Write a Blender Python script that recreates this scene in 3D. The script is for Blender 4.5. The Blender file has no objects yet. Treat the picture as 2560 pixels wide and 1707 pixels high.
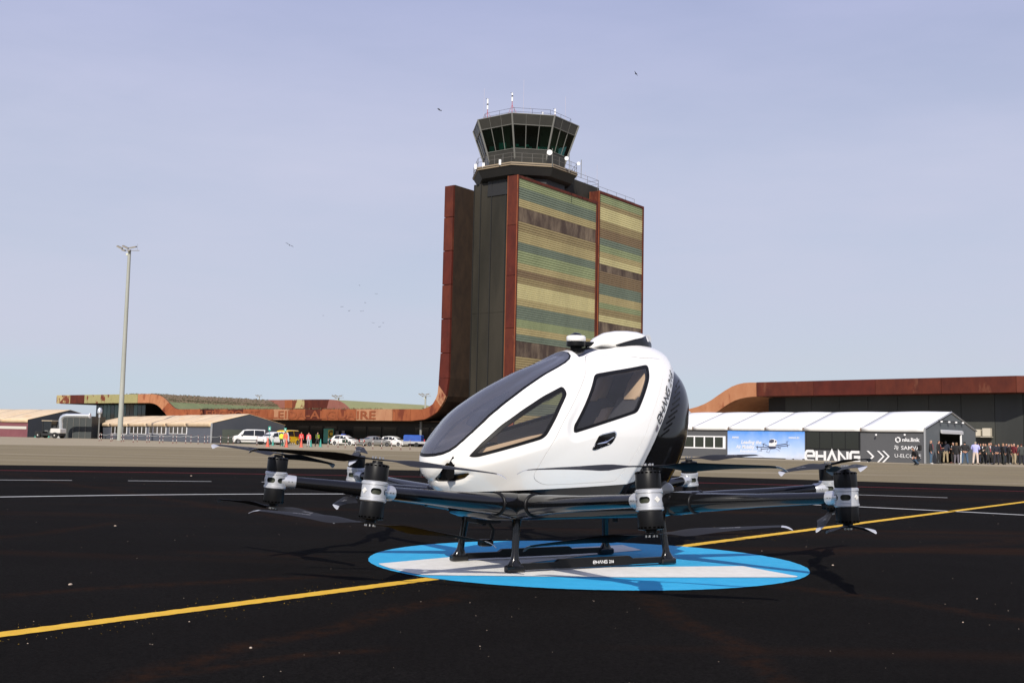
import bpy, math, random
import numpy as np
from mathutils import Matrix, Vector
random.seed(7)
SC = bpy.context.scene
COL = SC.collection
R = math.radians

# ------------------------------------------------------------------ camera
F_PX, CAM_H, ROLL = 2750.0, 1.1, 0.021
PITCH = math.atan((1101 - 853.5) / F_PX)
_cp, _sp, _cr, _sr = math.cos(PITCH), math.sin(PITCH), math.cos(ROLL), math.sin(ROLL)
FWD = np.array([0, _cp, _sp]); _u0 = np.array([0, -_sp, _cp]); _r0 = np.array([1., 0, 0])
RGT = _r0 * _cr + _u0 * _sr
UPV = _u0 * _cr - _r0 * _sr
CAMP = np.array([0, 0, CAM_H])
cam_d = bpy.data.cameras.new('camera'); cam = bpy.data.objects.new('camera', cam_d); COL.objects.link(cam)
cam_d.sensor_width = 36; cam_d.lens = F_PX * 36 / 2560; cam_d.clip_start = 0.1; cam_d.clip_end = 6000
m = Matrix.Identity(4)
for i in range(3):
    m[i][0], m[i][1], m[i][2], m[i][3] = RGT[i], UPV[i], -FWD[i], CAMP[i]
cam.matrix_world = m
SC.camera = cam

# ------------------------------------------------------------------ sky and sun
SUN_EL, SUN_AZ = R(35), R(188)          # sun stands behind the camera, a little to the left
to_sun = Vector((math.sin(SUN_AZ) * math.cos(SUN_EL), math.cos(SUN_AZ) * math.cos(SUN_EL), math.sin(SUN_EL)))
wd = bpy.data.worlds.new("World"); SC.world = wd; wd.use_nodes = True
nt = wd.node_tree; nt.nodes.clear()
def N(t, **k):
    n = nt.nodes.new(t)
    for a, b in k.items(): setattr(n, a, b)
    return n
out = N('ShaderNodeOutputWorld'); bg = N('ShaderNodeBackground'); bg.inputs['Strength'].default_value = 0.1
sky = N('ShaderNodeTexSky', sky_type='NISHITA', sun_disc=False, sun_elevation=SUN_EL, sun_rotation=SUN_AZ, air_density=1.0, dust_density=1.2, ozone_density=1.5)
tc = N('ShaderNodeTexCoord'); sep = N('ShaderNodeSeparateXYZ'); nt.links.new(tc.outputs['Generated'], sep.inputs[0])
veil = N('ShaderNodeValToRGB')            # thin high veil of haze, by height above the horizon
e = veil.color_ramp.elements
e[0].position = 0.0; e[0].color = (5.9, 6.6, 7.6, 1)
e[1].position = 1.0; e[1].color = (2.8, 3.25, 5.9, 1)
for p_, c_ in ((0.045, (5.6, 6.5, 7.7, 1)), (0.075, (5.9, 6.2, 7.5, 1)), (0.25, (5.7, 6.0, 7.7, 1)), (0.42, (4.35, 4.75, 7.3, 1))):
    q = e.new(p_); q.color = c_
nt.links.new(sep.outputs['Z'], veil.inputs[0])
mp = N('ShaderNodeMapping'); mp.inputs['Scale'].default_value = (1.0, 1.6, 4.2); mp.inputs['Rotation'].default_value = (0.1, -0.35, 0.3)
nt.links.new(tc.outputs['Generated'], mp.inputs[0])
no = N('ShaderNodeTexNoise'); no.inputs['Scale'].default_value = 2.2; no.inputs['Detail'].default_value = 7; no.inputs['Roughness'].default_value = 0.55
nt.links.new(mp.outputs[0], no.inputs[0])
mr = N('ShaderNodeMapRange'); mr.inputs[1].default_value = 0.34; mr.inputs[2].default_value = 0.66; mr.inputs[3].default_value = 0.76; mr.inputs[4].default_value = 1.0
nt.links.new(no.outputs[0], mr.inputs[0])
mx = N('ShaderNodeMix', data_type='RGBA'); nt.links.new(mr.outputs[0], mx.inputs[0])
nt.links.new(sky.outputs[0], mx.inputs[6]); nt.links.new(veil.outputs[0], mx.inputs[7])
nt.links.new(mx.outputs[2], bg.inputs[0]); nt.links.new(bg.outputs[0], out.inputs[0])
sd = bpy.data.lights.new('sun', 'SUN'); sd.energy = 4.8; sd.angle = R(0.55); sd.color = (1.0, 0.93, 0.83)
so = bpy.data.objects.new('sun', sd); COL.objects.link(so)
so.rotation_euler = to_sun.to_track_quat('Z', 'Y').to_euler()
SC.view_settings.view_transform = 'Standard'; SC.view_settings.look = 'None'
SC.view_settings.exposure = 0.0; SC.view_settings.gamma = 1.0
SC.view_settings.use_curve_mapping = False

# ------------------------------------------------------------------ layout helpers
def ray(u, v): return FWD + RGT * (u - 1280) / F_PX - UPV * (v - 853.5) / F_PX
def G(u, v, z=0.0):
    d = ray(u, v); return CAMP + d * (z - CAM_H) / d[2]
def atY(u, v, Y):
    d = ray(u, v); return CAMP + d * Y / d[1]
def onplane(u, v, P, n):
    d = ray(u, v); n = np.asarray(n, float); return CAMP + d * ((np.asarray(P) - CAMP) @ n) / (d @ n)

# ------------------------------------------------------------------ mesh helpers
class MB:
    def __init__(s): s.v = []; s.f = []
    def add(s, vs, fs):
        o = len(s.v); s.v += [tuple(float(c) for c in p) for p in vs]; s.f += [tuple(i + o for i in f) for f in fs]; return s
    def box(s, a, b):
        x0, y0, z0 = a; x1, y1, z1 = b
        return s.add([(x0,y0,z0),(x1,y0,z0),(x1,y1,z0),(x0,y1,z0),(x0,y0,z1),(x1,y0,z1),(x1,y1,z1),(x0,y1,z1)],
                     [(0,3,2,1),(4,5,6,7),(0,1,5,4),(1,2,6,5),(2,3,7,6),(3,0,4,7)])
    def cbox(s, a, b, c):     # box with chamfered edges
        (x0,y0,z0),(x1,y1,z1) = a, b; pts = []
        for z, i in ((z0, c), (z0 + c, 0), (z1 - c, 0), (z1, c)):
            X0,X1,Y0,Y1 = x0+i, x1-i, y0+i, y1-i; k = c
            pts.append([(X0+k,Y0,z),(X1-k,Y0,z),(X1,Y0+k,z),(X1,Y1-k,z),(X1-k,Y1,z),(X0+k,Y1,z),(X0,Y1-k,z),(X0,Y0+k,z)])
        return s.loft(pts, cap=True)
    def loft(s, rings, cap=True, closed=True):
        n = len(rings[0]); vs = [p for r in rings for p in r]; fs = []
        for i in range(len(rings) - 1):
            for j in range(n if closed else n - 1):
                a = i*n + j; b = i*n + (j+1) % n
                fs.append((a, b, b + n, a + n))
        if cap:
            fs.append(tuple(range(n))[::-1]); fs.append(tuple(range((len(rings)-1)*n, len(rings)*n)))
        return s.add(vs, fs)
    def prism(s, poly, d, cap=True):      # poly: 3D loop, d: extrusion vector
        d = np.asarray(d, float); a = [np.asarray(p, float) for p in poly]
        return s.loft([a, [p + d for p in a]], cap)
    def obox(s, c, ax, ay, az):           # box from centre and three half-vectors
        c, ax, ay, az = (np.asarray(t, float) for t in (c, ax, ay, az))
        vs = [c + i*ax + j*ay + k*az for k in (-1,1) for i, j in ((-1,-1),(1,-1),(1,1),(-1,1))]
        return s.add(vs, [(0,3,2,1),(4,5,6,7),(0,1,5,4),(1,2,6,5),(2,3,7,6),(3,0,4,7)])
    def tube(s, pts, rad, n=10, cap=True):
        P = [np.asarray(p, float) for p in pts]
        rad = rad if hasattr(rad, '__len__') else [rad]*len(P)
        rings = []; prev = None
        for i, p in enumerate(P):
            t = P[min(i+1, len(P)-1)] - P[max(i-1, 0)]; t = t/np.linalg.norm(t)
            if prev is None:
                h = np.array([0,0,1.]) if abs(t[2]) < .9 else np.array([1.,0,0])
                a = np.cross(h, t)
            else: a = prev - t*(prev@t)
            a = a/np.linalg.norm(a); prev = a; b = np.cross(t, a)
            rings.append([p + rad[i]*(math.cos(2*math.pi*k/n)*a + math.sin(2*math.pi*k/n)*b) for k in range(n)])
        return s.loft(rings, cap)
    def lathe(s, prof, n=24, c=(0,0,0), axis='z'):
        rings = []
        for r, z in prof:
            ring = []
            for k in range(n):
                a = 2*math.pi*k/n; p = (r*math.cos(a), r*math.sin(a), z)
                if axis == 'x': p = (p[2], p[0], p[1])
                if axis == 'y': p = (p[1], p[2], p[0])
                ring.append((p[0]+c[0], p[1]+c[1], p[2]+c[2]))
            rings.append(ring)
        return s.loft(rings, True)
    def sphere(s, c, r, n=12, sc=(1,1,1)):
        rings = []
        for i in range(n//2+1):
            t = -math.pi/2 + math.pi*(i+.02)/(n//2+.04)
            rings.append([(c[0]+sc[0]*r*math.cos(t)*math.cos(2*math.pi*k/n), c[1]+sc[1]*r*math.cos(t)*math.sin(2*math.pi*k/n), c[2]+sc[2]*r*math.sin(t)) for k in range(n)])
        return s.loft(rings, True)
    def data(s, name, mat, smooth=False):
        me = bpy.data.meshes.new(name); me.from_pydata(s.v, [], s.f); me.validate()
        if mat is not None: me.materials.append(mat)
        if smooth: shade(me, smooth if smooth is not True else 40)
        return me
def shade(me, ang=40):
    me.polygons.foreach_set('use_smooth', [True]*len(me.polygons))
    if ang < 180: me.set_sharp_from_angle(angle=R(ang))

ORG = {}
def tag(o, label=None, cat=None, group=None, kind=None):
    if label: o['label'] = label
    if cat: o['category'] = cat
    if group: o['group'] = group
    if kind: o['kind'] = kind
    return o
def thing(name, label, cat, loc=(0,0,0), rz=0, group=None):
    o = bpy.data.objects.new(name, None); COL.objects.link(o); o.empty_display_size = .3
    o.location = loc; o.rotation_euler = (0,0,rz); ORG[o.name] = (np.asarray(loc, float), rz)
    return tag(o, label, cat, group)
def link(name, me, parent=None, mat=None):
    o = bpy.data.objects.new(name, me); COL.objects.link(o)
    if parent is not None: o.parent = parent
    if mat is not None:
        o.material_slots[0].link = 'OBJECT'; o.material_slots[0].material = mat
    return o
def part(name, mb, mat, parent, smooth=False, world=False):
    """world=True: mb holds world coordinates, moved into the frame of the parent's top thing"""
    if world:
        top = parent
        while top.parent is not None: top = top.parent
        loc, rz = ORG[top.name]; c, s_ = math.cos(-rz), math.sin(-rz)
        mb.v = [((x-loc[0])*c-(y-loc[1])*s_, (x-loc[0])*s_+(y-loc[1])*c, z-loc[2]) for x, y, z in mb.v]
    return link(name, mb.data(name, mat, smooth), parent)
def struct(name, mb, mat, smooth=False):
    o = link(name, mb.data(name, mat, smooth)); o['kind'] = 'structure'; return o
def copy_tree(o, parent=None):
    c = o.copy(); COL.objects.link(c); c.parent = parent
    if o.name in ORG: ORG[c.name] = ORG[o.name]
    for ch in [x for x in KIDS(o)]: copy_tree(ch, c)
    return c
def KIDS(o): return list(o.children)

# ------------------------------------------------------------------ materials
def srgb(r, g, b):
    f = lambda c: (c/255/12.92) if c/255 <= .04045 else ((c/255+.055)/1.055)**2.4
    return (f(r), f(g), f(b))
MATS = {}
def mat(name, col, rough=.5, metal=0., spec=.5, coat=0., var=None, vscale=3., vdetail=5., bump=0., bscale=40., vmap=(1,1,1), coatr=.05, cr=(.35,.65)):
    if name in MATS: return MATS[name]
    m = bpy.data.materials.new(name); m.use_nodes = True; t = m.node_tree; b = t.nodes['Principled BSDF']
    b.inputs['Base Color'].default_value = (*col, 1); b.inputs['Roughness'].default_value = rough
    b.inputs['Metallic'].default_value = metal; b.inputs['Specular IOR Level'].default_value = spec
    b.inputs['Coat Weight'].default_value = coat; b.inputs['Coat Roughness'].default_value = coatr
    if var or bump:
        g = t.nodes.new('ShaderNodeTexCoord'); mp = t.nodes.new('ShaderNodeMapping'); mp.inputs['Scale'].default_value = vmap
        t.links.new(g.outputs['Object'], mp.inputs[0])
    if var:
        n = t.nodes.new('ShaderNodeTexNoise'); n.inputs['Scale'].default_value = vscale; n.inputs['Detail'].default_value = vdetail; n.inputs['Roughness'].default_value = .6
        t.links.new(mp.outputs[0], n.inputs[0])
        r = t.nodes.new('ShaderNodeValToRGB'); r.color_ramp.elements[0].position = cr[0]; r.color_ramp.elements[1].position = cr[1]
        r.color_ramp.elements[0].color = (*col, 1); r.color_ramp.elements[1].color = (*var, 1)
        t.links.new(n.outputs[0], r.inputs[0]); t.links.new(r.outputs[0], b.inputs['Base Color'])
    if bump:
        n2 = t.nodes.new('ShaderNodeTexNoise'); n2.inputs['Scale'].default_value = bscale; n2.inputs['Detail'].default_value = 4
        t.links.new(mp.outputs[0], n2.inputs[0]); bp = t.nodes.new('ShaderNodeBump'); bp.inputs['Strength'].default_value = bump
        bp.inputs['Distance'].default_value = .02
        t.links.new(n2.outputs[0], bp.inputs['Height']); t.links.new(bp.outputs[0], b.inputs['Normal'])
    MATS[name] = m; return m
def glass(name, tint, gloss=1.0, rough=.02, ior=1.5, glare_haze=0.):
    m = bpy.data.materials.new(name); m.use_nodes = True; t = m.node_tree; t.nodes.clear()
    o = t.nodes.new('ShaderNodeOutputMaterial'); mx = t.nodes.new('ShaderNodeMixShader'); tr = t.nodes.new('ShaderNodeBsdfTransparent')
    gl = t.nodes.new('ShaderNodeBsdfGlossy'); fr = t.nodes.new('ShaderNodeFresnel'); fr.inputs[0].default_value = ior
    tr.inputs[0].default_value = (*tint, 1); gl.inputs['Roughness'].default_value = rough; gl.inputs[0].default_value = (gloss, gloss, gloss, 1)
    df = t.nodes.new('ShaderNodeBsdfDiffuse'); df.inputs[0].default_value = (.55,.54,.52,1); m9 = t.nodes.new('ShaderNodeMixShader'); m9.inputs[0].default_value = glare_haze  # pale diffuse share stands in for glare on the glass
    t.links.new(tr.outputs[0], m9.inputs[1]); t.links.new(df.outputs[0], m9.inputs[2]); t.links.new(fr.outputs[0], mx.inputs[0]); t.links.new(m9.outputs[0], mx.inputs[1]); t.links.new(gl.outputs[0], mx.inputs[2]); t.links.new(mx.outputs[0], o.inputs[0])
    MATS[name] = m; return m
def streaky(name, c1, c2, c3, scale=(.6,.6,.25), thr=.5, sharp=.08, rough=.75):
    """two-tone weathered metal: base c1-c2 by broad noise, patches c3 by a second noise"""
    m = mat(name, c1, rough, 0, .3, var=c2, vscale=.9, vdetail=8, vmap=(1,1,.5), bump=.15, bscale=6)
    t = m.node_tree; b = t.nodes['Principled BSDF']; src = b.inputs['Base Color'].links[0].from_socket
    g = t.nodes.new('ShaderNodeTexCoord'); mp = t.nodes.new('ShaderNodeMapping'); mp.inputs['Scale'].default_value = scale
    t.links.new(g.outputs['Object'], mp.inputs[0])
    n = t.nodes.new('ShaderNodeTexNoise'); n.inputs['Scale'].default_value = 1.; n.inputs['Detail'].default_value = 9; n.inputs['Roughness'].default_value = .65
    t.links.new(mp.outputs[0], n.inputs[0]); r = t.nodes.new('ShaderNodeMapRange'); r.inputs[1].default_value = thr; r.inputs[2].default_value = thr+sharp
    t.links.new(n.outputs[0], r.inputs[0]); x = t.nodes.new('ShaderNodeMix'); x.data_type = 'RGBA'
    t.links.new(r.outputs[0], x.inputs[0]); t.links.new(src, x.inputs[6]); x.inputs[7].default_value = (*c3, 1)
    t.links.new(x.outputs[2], b.inputs['Base Color']); return m

WHITE = mat('white_gloss_paint', (.84,.825,.79), .28, 0, .5, coat=.6)
WHITE2 = mat('white_matt', (.75,.75,.73), .5)
BLACKG = mat('black_gloss', (.006,.006,.0065), .16, 0, .4, coat=.2, coatr=.03)
BLACKS = mat('black_satin', (.006,.006,.0065), .38, 0, .25)
BLADE = mat('blade_carbon', (.016,.016,.018), .55, 0, .18)
BLADET = mat('blade_tip_white', (.42,.43,.46), .35)
SILVER = mat('silver_cast', (.62,.63,.65), .32, .55, .5, bump=.03, bscale=150)
CHROME = mat('chrome', (.8,.8,.82), .08, 1.)
BOLT = mat('bolt_steel', (.6,.58,.54), .3, 1.)
LEATHER = mat('beige_leather', (.62,.47,.33), .55, bump=.05, bscale=90)
DARKFAB = mat('dark_seat_fabric', (.055,.058,.072), .7, bump=.1, bscale=200)
LINING = mat('cabin_lining', (.50,.47,.44), .7)
FRAMEB = mat('window_frame_black', (.006,.006,.007), .5, 0, .2)
GLW = glass('tinted_windshield', (.95,.94,.93), 1.0, .015, 2.5, .07)
GLS = glass('tinted_side_glass', (.88,.86,.84), .9, .01, 1.5, .03)
LETD = mat('decal_dark', (.05,.05,.055), .4)
LETW = mat('decal_white', (.75,.75,.75), .5)
LETG = mat('decal_grey', (.30,.30,.32), .5)

# ------------------------------------------------------------------ lettering
LOGO = {'e': [[(.08,.50),(.98,.50),(.98,.80),(.84,.97),(.20,.97),(.04,.80),(.04,.20),(.20,.03),(1.0,.03)]],
        'H': [[(.04,0),(.04,1)], [(.13,.5),(.87,.5)], [(.96,0),(.96,1)]],
        'A': [[(.0,.0),(.5,1.0),(1.0,.0)]],
        'N': [[(.04,0),(.04,.97),(.96,.03),(.96,1.)]],
        'G': [[(1.0,.97),(.20,.97),(.04,.80),(.04,.20),(.20,.03),(.96,.03),(.96,.5),(.42,.5)]]}
def ribbon(path, w):
    P = [np.array(p, float) for p in path]; L = []; Rr = []
    for i, p in enumerate(P):
        d1 = (P[i]-P[i-1]) if i else (P[1]-P[0]); d2 = (P[i+1]-P[i]) if i < len(P)-1 else d1
        d1 = d1/np.linalg.norm(d1); d2 = d2/np.linalg.norm(d2)
        n1 = np.array([-d1[1], d1[0]]); n2 = np.array([-d2[1], d2[0]]); m_ = n1+n2; m_ = m_/max(np.linalg.norm(m_), 1e-6)
        k = min(1/max(m_@n1, .35), 2.2)
        L.append(p + m_*w/2*k); Rr.append(p - m_*w/2*k)
    return [(L[i], L[i+1], Rr[i+1], Rr[i]) for i in range(len(P)-1)]
def logo_quads(text='eHANG', cw=.92, gap=.22, w=.17):
    qs = []; x = 0
    for ch in text:
        for st in LOGO[ch]:
            st2 = [(x + a*cw, b) for a, b in st]
            qs += ribbon(st2, w)
        x += cw + gap
    return qs, x - gap
def logo_mesh(mb, fn, **k):
    qs, wdt = logo_quads(**k)
    for q in qs:
        a, b, c, d = q; n = 1
        mb.add([fn(*p) for p in (a, b, c, d)], [(3,2,1,0)])
    return wdt
def font_mesh(txt, size=1., extrude=0., bold=0., shear=0., res=3):
    cu = bpy.data.curves.new('txt', 'FONT'); cu.body = txt; cu.size = size; cu.extrude = extrude; cu.offset = bold; cu.shear = shear; cu.resolution_u = res
    o = bpy.data.objects.new('txt', cu); COL.objects.link(o)
    dg = bpy.context.evaluated_depsgraph_get(); me = bpy.data.meshes.new_from_object(o.evaluated_get(dg))
    vs = [tuple(v.co) for v in me.vertices]; fs = [tuple(p.vertices) for p in me.polygons]
    bpy.data.objects.remove(o); bpy.data.curves.remove(cu); bpy.data.meshes.remove(me)
    xs = [v[0] for v in vs]; x0 = min(xs); w = max(xs) - x0
    return [(v[0]-x0, v[1], v[2]) for v in vs], fs, w
def put_text(mb, txt, org, dx, dy, dn, size, **k):
    """text on a plane: origin, unit right, unit up, unit normal"""
    vs, fs, w = font_mesh(txt, size, **k); org, dx, dy, dn = (np.asarray(t, float) for t in (org, dx, dy, dn))
    mb.add([org + dx*a + dy*b + dn*c for a, b, c in vs], fs); return w

# ================================================================== GROUND
def ground_mat(name, c1, c2, c3, s1, s2, rough, bump, stretch=(1,1,1), streak=None, speck=None):
    m = bpy.data.materials.new(name); m.use_nodes = True; t = m.node_tree; b = t.nodes['Principled BSDF']; L = t.links.new
    b.inputs['Roughness'].default_value = rough; b.inputs['Specular IOR Level'].default_value = .02
    g = t.nodes.new('ShaderNodeTexCoord')
    def noise(scale, det, vm=(1,1,1), rz=0., rg=.6):
        mp = t.nodes.new('ShaderNodeMapping'); mp.inputs['Scale'].default_value = vm; mp.inputs['Rotation'].default_value = (0,0,rz); L(g.outputs['Object'], mp.inputs[0])
        n = t.nodes.new('ShaderNodeTexNoise'); n.inputs['Scale'].default_value = scale; n.inputs['Detail'].default_value = det; n.inputs['Roughness'].default_value = rg
        L(mp.outputs[0], n.inputs[0]); return n.outputs[0]
    def rng(s, a, b2, c=0., d=1.):
        r = t.nodes.new('ShaderNodeMapRange'); r.inputs[1].default_value = a; r.inputs[2].default_value = b2; r.inputs[3].default_value = c; r.inputs[4].default_value = d; L(s, r.inputs[0]); return r.outputs[0]
    def mix(f, a, b2):
        x = t.nodes.new('ShaderNodeMix'); x.data_type = 'RGBA'; L(f, x.inputs[0])
        for s, i in ((a, 6), (b2, 7)):
            if isinstance(s, tuple): x.inputs[i].default_value = (*s, 1)
            else: L(s, x.inputs[i])
        return x.outputs[2]
    fine = noise(s1, 3, rg=.8); broad = noise(s2, 6, stretch)
    c = mix(rng(fine, .35, .65), c1, c2); c = mix(rng(broad, .4, .7, 0, .6), c, c3)
    if streak:
        for col, vm, rz, sc, a, b2, amt in streak:
            c = mix(rng(noise(sc, 4, vm, rz, .5), a, b2, 0, amt), c, col)
    if speck:
        col, sc, th = speck
        vo = t.nodes.new('ShaderNodeTexVoronoi'); vo.inputs['Scale'].default_value = sc; L(g.outputs['Object'], vo.inputs[0])
        c = mix(rng(vo.outputs['Distance'], th, th*.6), c, col)
    L(c, b.inputs['Base Color'])
    n = noise(bump[1], 5, rg=.75); bp = t.nodes.new('ShaderNodeBump'); bp.inputs['Strength'].default_value = bump[0]; bp.inputs['Distance'].default_value = bump[2]
    L(n, bp.inputs['Height']); L(bp.outputs[0], b.inputs['Normal']); MATS[name] = m; return m
APRON = ground_mat('apron_gravel_concrete', (.215,.18,.112), (.265,.222,.142), (.18,.148,.096), 9., .35, .95, (.5, 30., .02), (.12, 1.2, 1),
                   streak=[((.16,.125,.09), (.03,1,1), .02, 1.6, .52, .68, .75), ((.37,.32,.23), (.05,.6,1), -.03, .5, .55, .7, .6)])
LIGHTC = ground_mat('light_concrete', (.335,.285,.20), (.375,.32,.23), (.29,.245,.17), 4., .2, .95, (.2, 20., .01), (.1, 1, 1),
                    streak=[((.25,.2,.14), (.05,1,1), 0, .8, .6, .7, .5)])
ASPH = ground_mat('black_asphalt', (.0038,.0034,.0031), (.0135,.0122,.0114), (.0058,.0051,.0047), 60., .6, 1., (.55, 110., .006), (1,1,1),
                  streak=[((.026,.0115,.006), (.10,.9,1), .52, .85, .60, .72, .6), ((.024,.011,.006), (.08,.8,1), -.35, .7, .62, .74, .5), ((.022,.0105,.006), (.07,1.,1), -.02, .55, .60, .70, .45)])
def sheet(pts_xy, z): return MB().add([(x, y, z) for x, y in pts_xy], [tuple(range(len(pts_xy)))])
struct('ground', sheet([(-2500,-60),(2500,-60),(2500,3500),(-2500,3500)], -.012), APRON)
far_edge = [(-90,14),(-60,23),(-40,28.5),(-28,31.8),(-16,35.2),(-11,37),(-6,38.6),(0,39.2),(6.4,38.7),(12.7,36.6),(25,32),(40,27),(60,21),(90,12)]
mb = MB()
for i in range(len(far_edge)-1):
    (a, b), (c, d) = far_edge[i], far_edge[i+1]
    mb.add([(a,-50,-.008),(c,-50,-.008),(c,d,-.008),(a,b,-.008)], [(0,1,2,3)])
def stains(m, lines):
    t = m.node_tree; L = t.links.new; b = t.nodes['Principled BSDF']; src = b.inputs['Base Color'].links[0].from_socket
    def M(op, a, b2=None, c=None):
        n = t.nodes.new('ShaderNodeMath'); n.operation = op
        for i, q in enumerate((a, b2, c)):
            if q is None: continue
            if isinstance(q, (int, float)): n.inputs[i].default_value = q
            else: L(q, n.inputs[i])
        return n.outputs[0]
    g = t.nodes.new('ShaderNodeTexCoord'); sp_ = t.nodes.new('ShaderNodeSeparateXYZ'); L(g.outputs['Object'], sp_.inputs[0]); X, Y = sp_.outputs[0], sp_.outputs[1]
    n1 = t.nodes.new('ShaderNodeTexNoise'); n1.inputs['Scale'].default_value = .6; n1.inputs['Detail'].default_value = 3; L(g.outputs['Object'], n1.inputs[0])
    n2 = t.nodes.new('ShaderNodeTexNoise'); n2.inputs['Scale'].default_value = 9; n2.inputs['Detail'].default_value = 6; n2.inputs['Roughness'].default_value = .75; L(g.outputs['Object'], n2.inputs[0])
    gr = t.nodes.new('ShaderNodeMapRange'); gr.inputs[1].default_value = .40; gr.inputs[2].default_value = .62; L(n2.outputs[0], gr.inputs[0])
    wob = M('MULTIPLY_ADD', n1.outputs[0], .7, -.35)
    for (p, q, w, amt) in lines:
        p = G(*p)[:2]; q = G(*q)[:2]; d = (q-p); Ln = np.linalg.norm(d); d = d/Ln; n = np.array([-d[1], d[0]]); c = float(n@p)
        dist = M('ABSOLUTE', M('ADD', M('ADD', M('MULTIPLY', X, float(n[0])), M('MULTIPLY', Y, float(n[1]))), M('SUBTRACT', wob, c)))
        s_ = M('MULTIPLY_ADD', X, float(d[0])/Ln, M('MULTIPLY_ADD', Y, float(d[1])/Ln, -float(d@p)/Ln))
        ends = M('MULTIPLY', M('SMOOTH_MIN', M('MAXIMUM', M('MULTIPLY_ADD', s_, 5., 1.), 0.), 1., .1), M('SMOOTH_MIN', M('MAXIMUM', M('MULTIPLY_ADD', s_, -5., 6.), 0.), 1., .1))
        f = t.nodes.new('ShaderNodeMapRange'); f.interpolation_type = 'SMOOTHSTEP'; f.inputs[1].default_value = w; f.inputs[2].default_value = w*.1; f.inputs[3].default_value = 0; f.inputs[4].default_value = amt; L(dist, f.inputs[0])
        k = M('MULTIPLY', M('MULTIPLY', f.outputs[0], ends), gr.outputs[0])
        x = t.nodes.new('ShaderNodeMix'); x.data_type = 'RGBA'; L(k, x.inputs[0]); L(src, x.inputs[6]); x.inputs[7].default_value = (.030,.013,.0065,1); src = x.outputs[2]
    L(src, b.inputs['Base Color'])
stains(ASPH, [((0,1340),(280,1307),.25,.5), ((0,1485),(772,1438),.18,.6), ((468,1377),(767,1389),.3,.4), ((407,1667),(1100,1494),.19,.55), ((1611,1491),(1959,1707),.18,.5), ((1850,1447),(2560,1545),.2,.5), ((60,1190),(700,1290),.3,.5), ((300,1700),(900,1620),.12,.5), ((2100,1380),(2560,1350),.3,.5)])
struct('landing_pad_asphalt', mb, ASPH)
near = [G(u, v)[:2] for u, v in ((-900,1106),(0,1110.5),(500,1118),(900,1125),(1300,1133),(1800,1146),(2300,1160),(2560,1167),(3200,1184))]
mb = MB()
for (a, b), (c, d) in zip(near[:-1], near[1:]):
    mb.add([(a,b,-.008),(c,d,-.008),(c*2.6,d*2.6+20,-.008),(a*2.6,b*2.6+20,-.008)], [(0,1,2,3)])
struct('concrete_apron', mb, LIGHTC)

def paint(name, c, c2, rough=.7, bump=.5, wear=None):
    m = mat(name, c, rough, 0, .25, var=c2, vscale=7, vdetail=8, bump=bump, bscale=120)
    if wear:
        t = m.node_tree; b = t.nodes['Principled BSDF']; s = b.inputs['Base Color'].links[0].from_socket
        g = t.nodes.new('ShaderNodeTexCoord'); n = t.nodes.new('ShaderNodeTexNoise'); n.inputs['Scale'].default_value = 55; n.inputs['Detail'].default_value = 3; n.inputs['Roughness'].default_value = .8
        t.links.new(g.outputs['Object'], n.inputs[0]); r = t.nodes.new('ShaderNodeMapRange'); r.inputs[1].default_value = wear; r.inputs[2].default_value = wear + .03
        t.links.new(n.outputs[0], r.inputs[0]); x = t.nodes.new('ShaderNodeMix'); x.data_type = 'RGBA'; t.links.new(r.outputs[0], x.inputs[0]); t.links.new(s, x.inputs[6]); x.inputs[7].default_value = (.02,.02,.02,1)
        t.links.new(x.outputs[2], b.inputs['Base Color'])
    return m
PBLUE = paint('blue_paint', (.030,.38,.68), (.038,.42,.72), wear=.735)
PWHITE = paint('white_road_paint', (.72,.71,.67), (.80,.79,.75), wear=.725)
PYEL = paint('yellow_road_paint', (.78,.47,.035), (.70,.40,.03), wear=.70)
PLINE = paint('white_line_paint', (.62,.62,.60), (.52,.52,.5))
PRED = paint('red_line_paint', (.30,.015,.02), (.20,.012,.015))
def strip(center, w, z, jit=0.):
    mb = MB(); P = [np.array(p, float) for p in center]; A = []; B_ = []
    for i, p in enumerate(P):
        d = P[min(i+1, len(P)-1)] - P[max(i-1, 0)]; d /= np.linalg.norm(d); n = np.array([-d[1], d[0]])
        A.append(p + n*(w/2 + random.uniform(-jit, jit))); B_.append(p - n*(w/2 + random.uniform(-jit, jit)))
    for i in range(len(P)-1):
        mb.add([(*B_[i],z),(*B_[i+1],z),(*A[i+1],z),(*A[i],z)], [(0,1,2,3)])
    return mb
def dense(pts, step):
    o = []
    for a, b in zip(pts[:-1], pts[1:]):
        a = np.array(a); b = np.array(b); n = max(1, int(np.linalg.norm(b-a)/step))
        o += [a + (b-a)*i/n for i in range(n)]
    return o + [np.array(pts[-1])]
def smooth_curve(px, n=60, order=2):
    g = np.array([G(u, v)[:2] for u, v in px]); c = np.polyfit(g[:,0], g[:,1], order); return lambda x: float(np.polyval(c, x))
PADC, PADR = np.array([.735, 10.43]), 2.02
mb = MB(); n = 360
mb.add([(PADC[0]+(PADR+random.uniform(-.005,.005))*math.cos(2*math.pi*k/n), PADC[1]+(PADR+random.uniform(-.005,.005))*math.sin(2*math.pi*k/n), -.003) for k in range(n)], [tuple(range(n))])
o = struct('blue_landing_circle', mb, PBLUE)
ell = lambda x, y: G(900 + x/2.0276, 1330 + y/2.0276)[:2]
wp = [ell(*p) for p in ((78,160),(440,127),(900,88),(1330,64),(1430,90),(1240,106),(1060,130),(880,152),(800,170),(860,184),(1180,179),(1300,176.5),(1940,171),(2250,228),(1400,228),(820,222),(300,216),(180,190))]
mb = MB(); wp2 = dense(wp + [wp[0]], .05)[:-1]
cz = PADC
wp3 = []
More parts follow.
